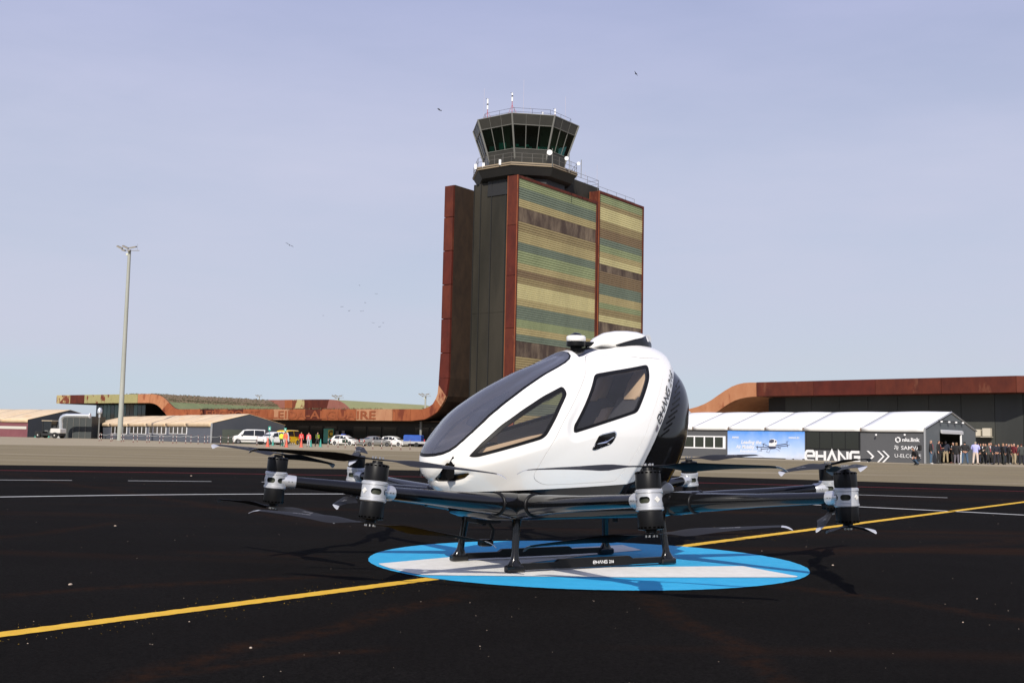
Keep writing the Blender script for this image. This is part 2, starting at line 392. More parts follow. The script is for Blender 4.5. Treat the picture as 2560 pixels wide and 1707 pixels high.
for p in wp2:
    q = p + np.array([random.uniform(-.004,.004), random.uniform(-.004,.004)]); d = q - cz; r = np.linalg.norm(d)
    if r > PADR-.05: q = cz + d/r*(PADR-.05)
    wp3.append(q)
import mathutils.geometry as mg
tris = mg.tessellate_polygon([[Vector((*p, 0)) for p in wp3]])
mb.add([(*p, .001) for p in wp3], [tuple(t) if (wp3[t[1]][0]-wp3[t[0]][0])*(wp3[t[2]][1]-wp3[t[0]][1])-(wp3[t[1]][1]-wp3[t[0]][1])*(wp3[t[2]][0]-wp3[t[0]][0])>0 else tuple(t)[::-1] for t in tris])
struct('white_landing_emblem', mb, PWHITE)
# yellow guide line through the pad, broken by the circle
ya, yb = G(0, 1583)[:2], G(2560, 1253.5)[:2]; yd = (yb-ya)/np.linalg.norm(yb-ya)
def circ_hit(a, d, sgn):
    w = a - PADC; B2 = w@d; disc = B2*B2 - (w@w - (PADR+.01)**2); return a + d*(-B2 + sgn*math.sqrt(disc))
struct('yellow_guide_line', strip(dense([ya - yd*6, circ_hit(ya, yd, -1)], .04), .15, -.0045, .006), PYEL)
struct('yellow_guide_line', strip(dense([circ_hit(ya, yd, 1), yb + yd*12], .05), .15, -.0045, .006), PYEL)
f1 = smooth_curve([(0,1240.7),(300,1237),(600,1233.5),(880,1233.5),(2147,1265.7),(2240,1269.7),(2560,1286)])
struct('white_pad_ring_line', strip([(x, f1(x)) for x in np.arange(-14, 15, .25)], .16, -.0045, .004), PLINE)
f2 = smooth_curve([(0,1198.6),(524,1202.3),(645,1203.7),(1803,1226),(2240,1238),(2560,1250)])
f2x = lambda u: (lambda g: g[0])(G(u, 1203 + (u-524)*.018))
for a, b in ((-400,206),(330,524),(645,1000),(1060,1500),(1803,1930),(1990,2308),(2460,2900)):
    xa, xb = f2x(a), f2x(b); xs = np.linspace(xa, xb, 24)
    struct('white_dash_line', strip([(x, f2(x)) for x in xs], .13, -.0045, .003), PLINE)
f3 = smooth_curve([(0,1175),(660,1183),(1052,1192.5),(1739,1204.7),(2240,1219),(2560,1227)])
struct('red_boundary_line', strip([(x, f3(x)) for x in np.arange(-26, 27, .5)], .14, -.0045, .01), PRED)
FYEL = mat('faded_yellow', (.50,.34,.12), .9, var=(.30,.25,.17), vscale=2)
for u0, v0, u1, v1, w in ((1810,1157,1990,1160,.35),(2060,1163,2330,1167,.45),(1680,1166,1850,1170,.3),(2130,1172,2560,1186,.15),(1900,1177,2150,1183,.12)):
    struct('faded_yellow_marking', strip([G(u0+(u1-u0)*k/6, v0+(v1-v0)*k/6)[:2] for k in range(7)], w, -.006, .03), FYEL)
# loose grit and overspray
def grit(name, n, fn, mat_, rmin, rmax):
    mb = MB()
    for _ in range(n):
        x, y = fn(); r = random.uniform(rmin, rmax)*(1 if random.random() < .9 else 1.7); a = random.random()*6
        p = [(x+r*math.cos(a+k*1.571), y+r*math.sin(a+k*1.571), -.008) for k in range(4)]
        mb.add(p + [(x, y, -.008 + r*random.uniform(.5,1))], [(0,1,4),(1,2,4),(2,3,4),(3,0,4)])
    o = link(name, mb.data(name, mat_)); o['kind'] = 'stuff'; o['label'] = {'paint_specks': 'yellow paint specks sprayed beside the guide line', 'grit': 'pale grit scattered over the black asphalt'}[name]; return o
def near_line():
    t = random.uniform(-1, 7.5) if random.random() < .75 else random.uniform(8, 16); p = ya + yd*t; n_ = np.array([-yd[1], yd[0]]); o = random.gauss(0, 1)*.16
    return p + n_*(o + math.copysign(.07, o))
grit('paint_specks', 600, near_line, PYEL, .001, .0022)
STONE = mat('pale_stone', (.45,.36,.28), .9)
def pad_pt():
    y = 4.2 + 26*random.random()**1.6; return random.uniform(-.5, .5)*y, y
grit('grit', 260, pad_pt, STONE, .0014, .0042)
for i, (u, v, r) in enumerate(((288,1313,.017),(176,1459,.019),(627,1616,.013),(478,1189,.03),(2082,1411,.016))):
    g = G(u, v); r *= .62; mb = MB().sphere((0,0,r*.4), r, 8, (1.5,1,.7))
    o = link('pebble', mb.data('pebble', STONE, True)); o.location = (g[0], g[1], -.008); o.rotation_euler = (0,0,i)
    tag(o, ['small pale pebble on asphalt left of the blue circle', 'pale pebble on asphalt above the yellow line at left', 'pebble on the black asphalt below the yellow line, bottom left',
            'pebble between the dashed line and the ring line at left', 'pale flat scrap of stone right of the blue circle'][i], 'pebble')

# ================================================================== TERMINAL AND CONTROL TOWER
TP = atY(1295.7, 436.7, 140.)                       # top front corner of the striped slab
E1 = np.array([.6,.8,0]); E2 = np.array([-.8,.6,0]); ZZ = np.array([0,0,1.])
O0 = np.array([TP[0], TP[1], 0.])
def T(a, b, z): return O0 + E1*a + E2*b + ZZ*z       # a along the slabs, b along the terminal front
def Sx(u, v, a=0.):                                  # pixel on the plane a = const -> (b, z)
    p = onplane(u, v, O0 + E1*a, E1); return float((p-O0)@E2), float(p[2])
def tbox(mb, a0, a1, b0, b1, z0, z1):
    return mb.obox(T((a0+a1)/2, (b0+b1)/2, (z0+z1)/2), E1*(a1-a0)/2, -E2*(b1-b0)/2, ZZ*(z1-z0)/2)
RUSTD = streaky('rust_dark_red', (.062,.010,.006), (.095,.015,.008), (.12,.035,.02), thr=.6)
RUSTM = streaky('rust_red_brown', (.066,.013,.0075), (.108,.022,.010), (.15,.05,.026), thr=.6)
RUSTO = streaky('rust_orange', (.24,.066,.025), (.31,.095,.036), (.15,.034,.015), thr=.55)
RUSTW = streaky('rust_bright_tan', (.38,.16,.075), (.44,.20,.10), (.27,.09,.04), thr=.58)
RUSTP = streaky('rust_pink', (.24,.09,.07), (.27,.11,.08), (.17,.045,.03), thr=.62)
RUSTL = streaky('rust_light_tan', (.36,.17,.09), (.42,.22,.12), (.16,.03,.016), thr=.56)
OLIVE = streaky('peeling_olive_paint', (.33,.30,.14), (.29,.27,.12), (.15,.035,.018), scale=(.7,.7,.5), thr=.57, sharp=.03)
OLIVEP = streaky('olive_patch_paint', (.42,.36,.17), (.38,.31,.15), (.16,.04,.02), scale=(.9,.9,.6), thr=.48, sharp=.03)
CORE = mat('dark_tower_cladding', (.020,.019,.015), .75, 0, .25, var=(.038,.034,.026), vscale=.5, vdetail=6, vmap=(.5,.5,.12), bump=.1, bscale=3)
COREB = mat('dark_brown_boards', (.030,.020,.015), .8, 0, .2, var=(.055,.034,.022), vscale=.8, vmap=(1,1,.2))
STEELB = mat('black_steel', (.014,.014,.014), .6)
GREYM = mat('grey_mullion', (.17,.17,.155), .5)
PANELD = mat('dark_parapet_panel', (.030,.030,.025), .45, var=(.04,.038,.032), vscale=.5)

tower = thing('control_tower', 'tall airport control tower with rust framed striped slabs and a glazed cab on top', 'control tower', tuple(O0))
def tpart(name, mb, m_, par=None, smooth=False): return part(name, mb, m_, par or tower, smooth, world=True)
# --- rust framed slab 1 and 2 with banded cladding
BAND = {'g': (.28,.32,.165), 't': (.165,.20,.145), 's': (.42,.35,.17), 'b': (.22,.155,.085), 'c': (.56,.50,.25), 'n': (.31,.245,.12)}
NAMEB = {'g': 'green', 't': 'teal', 's': 'sand', 'b': 'brown', 'c': 'cream', 'n': 'tan'}
MOTT = mat('mottled_brown_concrete', (.055,.035,.025), .9, var=(.20,.15,.10), vscale=.55, vdetail=9, vmap=(1,1,.35), cr=(.42,.68))
SL = {k: mat('slat_' + NAMEB[k], tuple(c*1.12 for c in v), .6, 0, .3, var=tuple(c*.92 for c in v), vscale=.25, vdetail=7, vmap=(1,1,.5)) for k, v in BAND.items()}
GAP = mat('slat_gap_dark', (.13,.115,.075), .8)
def zs(v_list, x, b=0.):
    return [Sx(1295.7 if x == 1 else 1499, 420 + y/2.903, 0.0 if x == 1 else 19.65)[1] for y in v_list]
y1 = [64,84,130,215,275,378,450,530,590,680,730,780,830,940,990,1090,1150,1200,1250,1362,1450,1530,1600,1700,1790,1900,2020,2100,2200,2330]
k1 = 'g g t s m n s t g s b n c s t g s t m n b c g t s m n g s'.split()
y2 = [183,240,275,370,430,500,550,600,640,690,740,830,910,970,1010,1060,1110,1205,1290,1380,1450,1560,1650,1720,1830,1930,2050]
k2 = 'g n c n b t g s c m b t s g n c m t g s b c n t g s'.split()
def slab(a0, a1, ztop, ys, ks, which):
    # frame
    th = .34
    mb = MB(); tbox(mb, a0+.02, a1-.02, .25, 1.55, 0, ztop-.03); tpart('slab_wall', mb, COREB)
    mb = MB(); tbox(mb, a0, a1, .0, 1.62, ztop-th, ztop); tpart('slab_top_frame', mb, RUSTM)
    mb = MB(); tbox(mb, a1-th, a1, .0, 1.62, 0, ztop-th); tpart('slab_edge_frame', mb, RUSTM)
    mb = MB(); tbox(mb, a0, a0+.22, -.01, .16, 0, ztop-th); tpart('slab_edge_frame', mb, RUSTM)
    zz = [ztop-th] + zs(ys[1:], which)
    for i, k in enumerate(ks):
        z1, z0 = zz[i], zz[i+1]
        if z1 < 0.5: break
        z0 = max(z0, 0.3)
        if k == 'm':
            mb = MB(); tbox(mb, a0+.22, a1-th, .13, .25, z0, z1); tpart('concrete_band', mb, MOTT); continue
        mb = MB(); n = max(2, int(round((z1-z0)/.30))); h = (z1-z0)/n
        for j in range(n):
            zc = z0 + (j+.5)*h
            pts = [T(a0+.23, .168, zc-h*.40), T(a0+.23, .10, zc-h*.30), T(a0+.23, .10, zc+h*.36), T(a0+.23, .168, zc+h*.42)]
            mb.prism(pts, E1*(a1-a0-.23-th))
        bd = tpart('cladding_band', mb, SL[k])
        mb = MB(); tbox(mb, a0+.22, a1-th, .17, .199, z0, z1); tpart('band_backing', mb, mat('backing_' + NAMEB[k], tuple(c*(.62 if k in 'cs' else .5) for c in BAND[k]), .8), bd)
    mb = MB(); tbox(mb, a0+.22, a1-th, .20, .249, .3, zz[1] if 0 else ztop-th-.01); tpart('cladding_backing', mb, GAP)
    # front edge panels, each a plate of its own
    cuts = [ztop]
    for vv in ([565,690,821,950,1080] if which == 1 else [640,820,1000]): cuts.append(Sx(1262, vv, a0)[1])
    cuts.append(0)
    for i in range(len(cuts)-1):
        mb = MB(); tbox(mb, a0-.06, a0-.005, .06, 1.56, cuts[i+1]+.03, cuts[i]-.03)
        tpart('edge_panel', mb, [RUSTM, RUSTD, RUSTD, RUSTM, RUSTO, RUSTM][i % 6])
    mb = MB(); tbox(mb, a0-.09, a0+.02, -.01, .06, 0, ztop); tbox(mb, a0-.09, a0+.02, 1.56, 1.63, 0, ztop); tpart('edge_trim', mb, RUSTO)
slab(0, 19.3, TP[2], y1, k1, 1)
slab(19.65, 32.4, 37.15, y2, k2, 2)
# --- core
Q, BL = 4.24, 10.61
def ZT(u, v, a): return Sx(u, v, a)[1]
mb = MB(); tbox(mb, Q, 27, 1.7, BL-.01, 0, 36.2); tpart('core_wall', mb, CORE)
mb = MB(); tbox(mb, Q+6, 22.5, 1.9, 8.6, 36.2, 38.3); tpart('plant_room', mb, CORE)
seams = [Sx(u, 700, Q)[0] for u in (1199, 1226, 1262)]
bb = [BL-.05] + seams + [1.75]
for i in range(4):
    for z0, z1 in ((0,18.2),(18.23,36.15)):
        if abs(bb[i]-bb[i+1]) < .3: continue
        mb = MB(); tbox(mb, Q-.10, Q-.004, bb[i+1]+.06, bb[i]-.06, z0, z1); tpart('cladding_panel', mb, CORE)
for b_ in bb[:-1]:
    mb = MB(); tbox(mb, Q-.20, Q-.004, b_-.055, b_+.055, 0, 36.15); tpart('cladding_rib', mb, STEELB)
# --- gallery and cab, octagonal about the core
CX, CY = 1.25, 151.1
OA = [R(233.13 + 22.5 + 45*k) for k in range(8)]
def octr(ap, z): r = ap/math.cos(math.pi/8); return [np.array([CX + r*math.cos(a), CY + r*math.sin(a), z]) for a in OA]
def zat(u, v, ap): return atY(u, v, CY - ap*math.cos(R(8)))[2]
zTop, zHead, zSill, zBot, zGal = zat(1330,287,7.0), zat(1330,313.5,6.6), zat(1330,373.5,5.6), zat(1330,401.5,5.15), zat(1330,407,7.0)
mb = MB().loft([octr(5.4, 34.2), octr(5.3, zGal-1.75), octr(6.2, zGal-1.5), octr(6.85, zGal-.42)], True); tpart('gallery_underside', mb, STEELB)  # near black: the shade under the deck is put into the colour
GALE = mat('gallery_edge_beige', (.30,.235,.155), .6)
mb = MB().loft([octr(6.95, zGal-.42), octr(6.95, zGal)], True); tpart('gallery_deck', mb, GALE)
mb = MB().loft([octr(7.02, zGal-.24), octr(7.02, zGal-.18)], True); tpart('gallery_edge_groove', mb, STEELB)
def lerp(a, b, t): return a + (b-a)*t
aps = lambda z: lerp(5.1, 7.0, (z - zBot)/(zTop - zBot))
mb = MB().loft([octr(aps(zBot), zGal), octr(aps(zSill), zSill)], True); tpart('cab_wall', mb, PANELD)
mb = MB().loft([octr(aps(zHead), zHead), octr(aps(zTop), zTop)], True); par_ = tpart('cab_parapet', mb, PANELD)
CABG = glass('cab_green_glass', (.28,.50,.44), .5, .02, 1.35)
for k in range(8):
    A, B2 = octr(1, 0)[k] - np.array([CX,CY,0]), octr(1, 0)[(k+1) % 8] - np.array([CX,CY,0])
    pt = lambda t, z, off=0.: np.array([CX, CY, z]) + lerp(A, B2, t)*(aps(z) + off)
    for j in range(3):
        t0, t1 = j/3+.012, (j+1)/3-.012
        mb = MB().add([pt(t0, zSill+.05), pt(t1, zSill+.05), pt(t1, zHead-.05), pt(t0, zHead-.05)], [(0,1,2,3)]); tpart('window_pane', mb, CABG)
    mb = MB()
    for j in (1, 2): mb.tube([pt(j/3, zSill, .03), pt(j/3, zHead, .03)], .05, 4); mb.tube([pt(j/3, zHead, .02), pt(j/3, zTop, .02)], .02, 4)
    mb.tube([pt(0, zSill, .04), pt(1, zSill, .04)], .06, 4); mb.tube([pt(0, zHead, .04), pt(1, zHead, .04)], .06, 4)
    tpart('mullion', mb, GREYM)
    mb = MB().tube([pt(0, zGal, .03), pt(0, zTop+.05, .03)], .13, 6); tpart('corner_post', mb, GREYM)
mb = MB().loft([octr(aps(zTop)+.06, zTop), octr(aps(zTop)+.06, zTop+.10)], True); tpart('roof_edge', mb, GREYM)
TEAL = mat('teal_console', (.06,.42,.30), .5)
mb = MB()
for x0, x1, y0, h in ((-3.6,-2.6,-3.9,1.25),(-1.9,.9,-4.7,.55),(-1.3,-.9,-4.7,.9),(.1,.5,-4.7,.85),(1.6,3.1,-4.6,.6),(3.6,4.6,-2.4,1.3),(-5,-4.3,-1.,1.5)):
    mb.box((CX+x0, CY+y0, zSill-.3), (CX+x1, CY+y0+.5, zSill+h))
tpart('control_console', mb, TEAL)
mb = MB().loft([octr(4.8, zGal+.1), octr(4.8, zGal+.2)], True); tpart('cab_floor', mb, STEELB)
mb = MB().loft([octr(2.0, zGal+.2), octr(2.0, zHead)], True); tpart('cab_core', mb, STEELB)
RAIL = mat('rail_steel', (.20,.19,.17), .5, .3)
def railing(loop, z0, h, nper, r=.028, mids=(.5,), m_=RAIL, name='railing'):
    mb = MB()
    for i in range(len(loop)-1):
        a, b2 = np.array(loop[i], float), np.array(loop[i+1], float)
        for hh in (1.,)+tuple(mids): mb.tube([a + ZZ*h*hh, b2 + ZZ*h*hh], r, 4)
        n_ = nper if isinstance(nper, int) else max(1, int(np.linalg.norm(b2-a)/nper))
        for j in range(n_+1): p = lerp(a, b2, j/n_); mb.tube([p, p + ZZ*h], r, 4)
    return tpart(name, mb, m_)
gl = octr(6.85, zGal); railing(gl + [gl[0]], 0, 1.25, 4, mids=(.55,))
tl = octr(6.0, zTop+.1); railing(tl + [tl[0]], 0, 1.0, 2, .022, m_=mat('rail_dark', (.07,.06,.06), .6))
railing([T(Q+6.2, 1.9, 38.3), T(22.3, 1.9, 38.3), T(22.3, 8.4, 38.3)], 0, 1.1, 2.5, .025)
railing([T(21, 1.2, 37.15), T(31.5, 1.2, 37.15)], 0, 1.1, 2.4, .025)
# masts, dishes, aerials on the tower
MW, MR = mat('mast_white', (.8,.8,.8), .5), mat('mast_red', (.45,.05,.05), .5)
def mast(u, vbot, vtop, Y, redfrac=.45, r=.07):
    b_, t_ = atY(u, vbot, Y), atY(u, vtop, Y); b_ = np.array([t_[0], Y, b_[2]])
    mb = MB().tube([b_, lerp(b_, t_, redfrac)], r*.6, 6); 
    mb.tube([lerp(b_, t_, redfrac*.7), b_ + np.array([.6,0,0])], r*.3, 4); mb.tube([lerp(b_, t_, redfrac*.7), b_ + np.array([-.5,.3,0])], r*.3, 4)
    tpart('aerial_mast', mb, MR)
    mb = MB().tube([lerp(b_, t_, redfrac), lerp(b_, t_, redfrac+.22)], r*1.7, 8); mb.tube([lerp(b_, t_, redfrac+.3), lerp(b_, t_, 1)], r*1.7, 8); tpart('aerial_radome', mb, MW)
    mb = MB().tube([lerp(b_, t_, redfrac+.22), lerp(b_, t_, redfrac+.3)], r*1.6, 8); mb.tube([t_ + np.array([-.25,0,.02]), t_ + np.array([.12,0,.02])], .03, 4); tpart('aerial_collar', mb, STEELB)
mast(1219.5, 296, 248, 148.5); mast(1281, 283, 233, 147.0, .58); mast(1388, 294, 273, 148.5, .35)
mast(1357, 288, 281, 148, .1)
mb = MB()
for u, v0, v1, Y in ((1211,296,222,150),(1310,284,200,150),(1414,303,242,150),(1326,285,267,149),(1463,470,430,160),(1493,480,412,165)):
    a, b2 = atY(u, v0, Y), atY(u, v1, Y); mb.tube([(b2[0], Y, a[2]-.5), b2], .02, 4)
tpart('whip_aerial', mb, mat('aerial_pale', (.55,.5,.55), .5))
for u, v, rr, Y in ((1374,381.5,.36,143.6),(1416.5,396.5,.27,145.5),(1446.5,409.5,.24,148.6)):
    c = atY(u, v, Y); mb = MB().lathe([(0.001,-.12),(rr*.6,-.10),(rr,-.02),(rr,.03),(.001,.05)], 16, (0,0,0), 'y'); mb.v = [(x+c[0], -y+c[1], z+c[2]) for x, y, z in mb.v]
    tpart('dish', mb, MW)
    mb = MB().tube([(c[0]+.38, Y+.2, c[2]-1.9), (c[0]+.38, Y+.2, c[2]+.6)], .05, 6); mb.tube([(c[0], Y+.05, c[2]), (c[0]+.38, Y+.2, c[2])], .04, 4); tpart('dish_bracket', mb, GREYM)
for u, v in ((1250,407),(1209,415),(1189,418)):
    c = atY(u, v, 145 if u > 1240 else 147); mb = MB().box((c[0]-.15,c[1]-.3,c[2]-.35), (c[0]+.15,c[1]+.1,c[2]+.35)); tpart('floodlight', mb, MW)

# --- the rust ribbon: left tower leg, bend, terminal fascia, wave, upper roof
bl0, bl1 = 12.12, 10.61
Zf0, Zf1 = 3.48, 5.08
ztopL = 35.35
crv = []          # (outer/top-left edge, inner/bottom-right edge) pairs along the ribbon, in (b, z)
for z in (ztopL, 31.0, 26.4, 21.8, 17.2, 12.6, 9.2): crv.append(((bl0+(.18 if z < 12 else 0), z), (bl1, z)))
c_in = [(1119,990),(1113.7,1003),(1106,1016),(1097.5,1028.8),(1088,1036),(1078,1041.7),(1066,1048)]
c_out = [(1100.5,962),(1098,985),(1093,998),(1086,1010),(1076,1017),(1064,1021.7),(1057,1023)]
for i, o_ in zip(c_in, c_out): crv.append((Sx(*o_), Sx(*i)))
crv.append(((17.2, Zf1), (17.2, Zf0)))
for b_ in (20.5,24,27.5,31,34.5,38,41.5,45,48.5,52,55.5,59,62.5): crv.append(((b_, Zf1), (b_, Zf0)))
w_top = [(446,1023),(438,1020),(431.5,1015),(424,1007.5),(416.7,999.5),(408,992),(399,987.6),(390,985.6),(381,984.8)]
w_bot = [(430,1046),(422,1039),(416,1032),(410,1025),(405,1019),(399,1014),(392,1010),(385,1008),(378,1007)]
crv.append(((66, Zf1), (65.5, Zf0)))
for t_, b_ in zip(w_top, w_bot): crv.append((Sx(*t_), Sx(*b_)))
zU1, zU0 = Sx(381,984.8)[1], Sx(378,1007)[1]
for b_ in (79.5,84.5,90,95.5,100,104.5): crv.append(((b_, zU1), (b_, zU0)))
D1 = 24.2
term = thing('airport_terminal', 'low airport terminal with long rusty steel fascia, wavy planted roof and dark glazed front', 'terminal', tuple(T(0, 45, 0)))
def ribbon_part(i, m_, name, parent, depth, a0=0., inset=.0):
    (o0, i0), (o1, i1) = crv[i], crv[i+1]
    mb = MB(); g_ = .02
    def P(q, a): return T(a, q[0], q[1])
    l = lambda p, q, t: (p[0] + (q[0]-p[0])*t, p[1] + (q[1]-p[1])*t)
    A, B3, C, D = l(o0,o1,g_), l(o0,o1,1-g_*0), l(i0,i1,1-g_*0), l(i0,i1,g_)
    mb.prism([P(A, a0), P(B3, a0), P(C, a0), P(D, a0)], E1*depth)
    part(name, mb, m_, parent, world=True)
mats_leg = [RUSTM, RUSTM, RUSTD, RUSTM, RUSTD, RUSTD, RUSTM]
pat = {7: RUSTL, 8: RUSTL, 9: RUSTO, 10: RUSTO, 11: RUSTO, 12: RUSTO, 13: RUSTO}
fas = [RUSTO, RUSTL, RUSTL, RUSTO, RUSTO, RUSTM, RUSTO, RUSTL, RUSTO, RUSTO, RUSTM, RUSTO, RUSTM, RUSTO, RUSTO, RUSTO]
top_ = [RUSTO, RUSTO, RUSTO, RUSTO, RUSTO, RUSTO, RUSTO, RUSTO, RUSTO]
n_leg = 6
for i in range(len(crv)-1):
    if i < 6: m_ = mats_leg[i]
    elif i < 14: m_ = pat.get(i, RUSTD if i == 6 else RUSTO)
    elif i < 29: m_ = fas[(i-14) % len(fas)]
    elif i < 38: m_ = RUSTW if i > 31 else RUSTO
    else: m_ = {38: OLIVE, 39: OLIVE, 40: OLIVE, 41: RUSTM, 42: OLIVEP, 43: RUSTM}.get(i, RUSTM)
    ribbon_part(i, m_, 'fascia_panel', tower if i < 13 else term, .35, -.35)
# solid ribbon body behind the panels
BRB = streaky('brown_board_wall', (.028,.018,.013), (.045,.028,.018), (.02,.015,.012), thr=.6)
for i in range(len(crv)-1):
    pr = tower if i < 13 else term
    (o0, i0), (o1, i1) = crv[i], crv[i+1]
    mb = MB().prism([T(0, *o0), T(0, *o1), T(0, *i1), T(0, *i0)], E1*(Q+14 if i < 7 else D1))
    part('ribbon_body', mb, BRB if i < 7 else (RUSTM if i > 36 else COREB), pr, world=True)
# planted slope on the wave
VEG = mat('planted_roof_soil', (.20,.14,.085), .95, var=(.12,.10,.05), vscale=1.2, vdetail=8, bump=.6, bscale=3)
VEGG = mat('planted_roof_green', (.13,.16,.075), .95, var=(.17,.19,.09), vscale=.6)
ROCK = mat('slope_rocks', (.19,.13,.085), .9, var=(.11,.08,.05), vscale=2)
BUSH = mat('dry_bush', (.07,.07,.035), .9, var=(.13,.11,.06), vscale=3)
wt = [crv[i][0] for i in range(29, 40)]
def slopept(t, a, h=0.):
    s_ = t*(len(wt)-1); i = min(int(s_), len(wt)-2); f = s_-i; return T(a, lerp(wt[i][0], wt[i+1][0], f), lerp(wt[i][1], wt[i+1][1], f) + h)
def slope_strip(t0, t1, m_, name, h=.03):
    mb = MB(); rows = [[slopept(lerp(t0,t1,k/6), a, h) for a in np.linspace(.1, D1-.1, 9)] for k in range(7)]
    mb.loft(rows, False, closed=False); mb.f = [f[::-1] for f in mb.f]; return part(name, mb, m_, term, world=True)
slope_strip(0, .33, VEGG, 'planted_slope_green'); slope_strip(.33, .72, VEG, 'planted_slope_soil'); slope_strip(.72, 1, mat('planted_roof_dry_grass', (.26,.21,.12), .95, var=(.2,.17,.09), vscale=1), 'planted_slope_dry_grass')
mb = MB()
for _ in range(420):
    p = slopept(random.uniform(.33,.74), random.uniform(.5, D1-.5)); r = random.uniform(.08,.24); mb.sphere(tuple(p), r, 5, (1.2,1,.7))
o = part('slope_rocks', mb, ROCK, term, world=True); o['kind'] = 'stuff'
mb = MB()
for _ in range(900):
    t_ = random.choice((random.uniform(.36,.42), random.uniform(.9,1.0), random.uniform(.3,1.0))); p = slopept(t_, random.uniform(.3, D1-.3))
    for k in range(3):
        a = random.uniform(0,6.3); h = random.uniform(.08,.28); d = np.array([math.cos(a), math.sin(a), 0])*.12
        mb.add([p-d, p+d, p + ZZ*h + d*random.uniform(-2,2)], [(0,1,2)])
o = part('roof_grass', mb, BUSH, term, world=True); o['kind'] = 'stuff'
# roof of the low part (flat, planted)
mb = MB(); tbox(mb, .2, D1, 17, 66, Zf1-.3, Zf1-.02); part('low_roof', mb, VEGG, term, world=True)
mb = MB()
for _ in range(500):
    p = T(random.uniform(.4, 1.6), random.uniform(24, 64), Zf1); a = random.uniform(0,6.3); d = np.array([math.cos(a), math.sin(a), 0])*.1
    mb.add([p-d, p+d, p + ZZ*random.uniform(.08,.3)], [(0,1,2)])
o = part('roof_edge_weeds', mb, BUSH, term, world=True); o['kind'] = 'stuff'
# second ribbon behind
c2t = [(612,999),(640,999.5),(705,999.5),(790,998.5),(826,998.5),(842,1000),(852,1003),(862,1009),(870,1016),(877,1024),(884,1034)]
c2b = [(632,1019),(650,1020),(705,1020.5),(790,1021),(820,1021),(832,1022),(840,1024),(848,1028),(856,1034),(862,1041),(868,1050)]
P2 = [(Sx(*t_, D1), Sx(*b_, D1)) for t_, b_ in zip(c2t, c2b)]
m2 = [RUSTO, RUSTP, RUSTO, RUSTM, RUSTP, RUSTP, RUSTP, RUSTP, RUSTP, RUSTP]
ROOFG = mat('green_barrel_roof', (.24,.25,.115), .9, var=(.28,.27,.13), vscale=.3, vmap=(1,1,.3))
for i in range(len(P2)-1):
    if i == 2:
        (o0, i0), (o1, i1) = P2[2], P2[3]; segs = [(0,.12,RUSTP),(.12,.34,RUSTO),(.34,.7,OLIVEP),(.7,1,RUSTM)]
    else: segs = [(0,1,m2[i])]
    for s0, s1, m_ in segs:
        (o0, i0), (o1, i1) = P2[i], P2[i+1]; l = lambda p, q, t: (lerp(p[0],q[0],t), lerp(p[1],q[1],t))
        mb = MB().prism([T(D1-.3, *l(o0,o1,s0)), T(D1-.3, *l(o0,o1,s1)), T(D1-.3, *l(i0,i1,s1)), T(D1-.3, *l(i0,i1,s0))], E1*.3); part('upper_fascia_panel', mb, m_, term, world=True)
    (o0, i0), (o1, i1) = P2[i], P2[i+1]
    mb = MB().prism([T(D1, *o0), T(D1, *o1), T(D1, *i1), T(D1, *i0)], E1*24); part('upper_roof', mb, ROOFG, term, world=True)
# incised letters on the fascia
fz = Zf0 + .22
vs_, fs_, w_ = font_mesh('AEROPORT  LLEIDA-ALGUAIRE', 1.62, .05, .02, 0, 2)
bA, bB = Sx(499, 1035)[0], Sx(944, 1035)[0]
LRUST = streaky('letter_rust', (.22,.060,.023), (.28,.085,.033), (.24,.068,.027), scale=(.25,.25,.25), thr=.66)
mb = MB().add([T(-.36-c, bA - a/w_*(bA-bB), fz + b2) for a, b2, c in vs_], fs_)
part('fascia_lettering', mb, LRUST, term, world=True)
LEDG = mat('letter_edge_dark', (.07,.022,.011), .8)
mb = MB().add([T(-.355-c*.3, bA+.06 - a/w_*(bA-bB), fz - .04 + b2) for a, b2, c in vs_], fs_)  # dark offset copy of the letters, painted as their edge shadow
part('fascia_lettering_painted_shadow', mb, LEDG, term, world=True)
# glazed and dark walls under the roof
GLD = mat('dark_curtain_wall', (.010,.012,.012), .25, 0, .4)
mb = MB(); tbox(mb, 7, 7.3, 5, 74, 0, Zf0); part('front_wall', mb, GLD, term, world=True)
PLITE = mat('dark_window_tinted', (.035,.04,.035), .15)
for i, b_ in enumerate(np.arange(14, 70, 3.1)):
    if i % 4 == 3: continue
    mb = MB(); tbox(mb, 6.93, 6.99, b_, b_+2.6, .3, 2.7); part('window_pane', mb, PLITE, term, world=True)
mb = MB(); tbox(mb, .4, 7, 5, 74, Zf0-.05, Zf0-.01); part('soffit', mb, COREB, term, world=True)
COLM = mat('grey_column', (.20,.21,.20), .6)
for b_ in (16.8, 63):
    mb = MB().tube([T(1.4, b_, 0), T(1.4, b_, Zf0-.05)], .17, 10); part('column', mb, COLM, term, True, world=True)
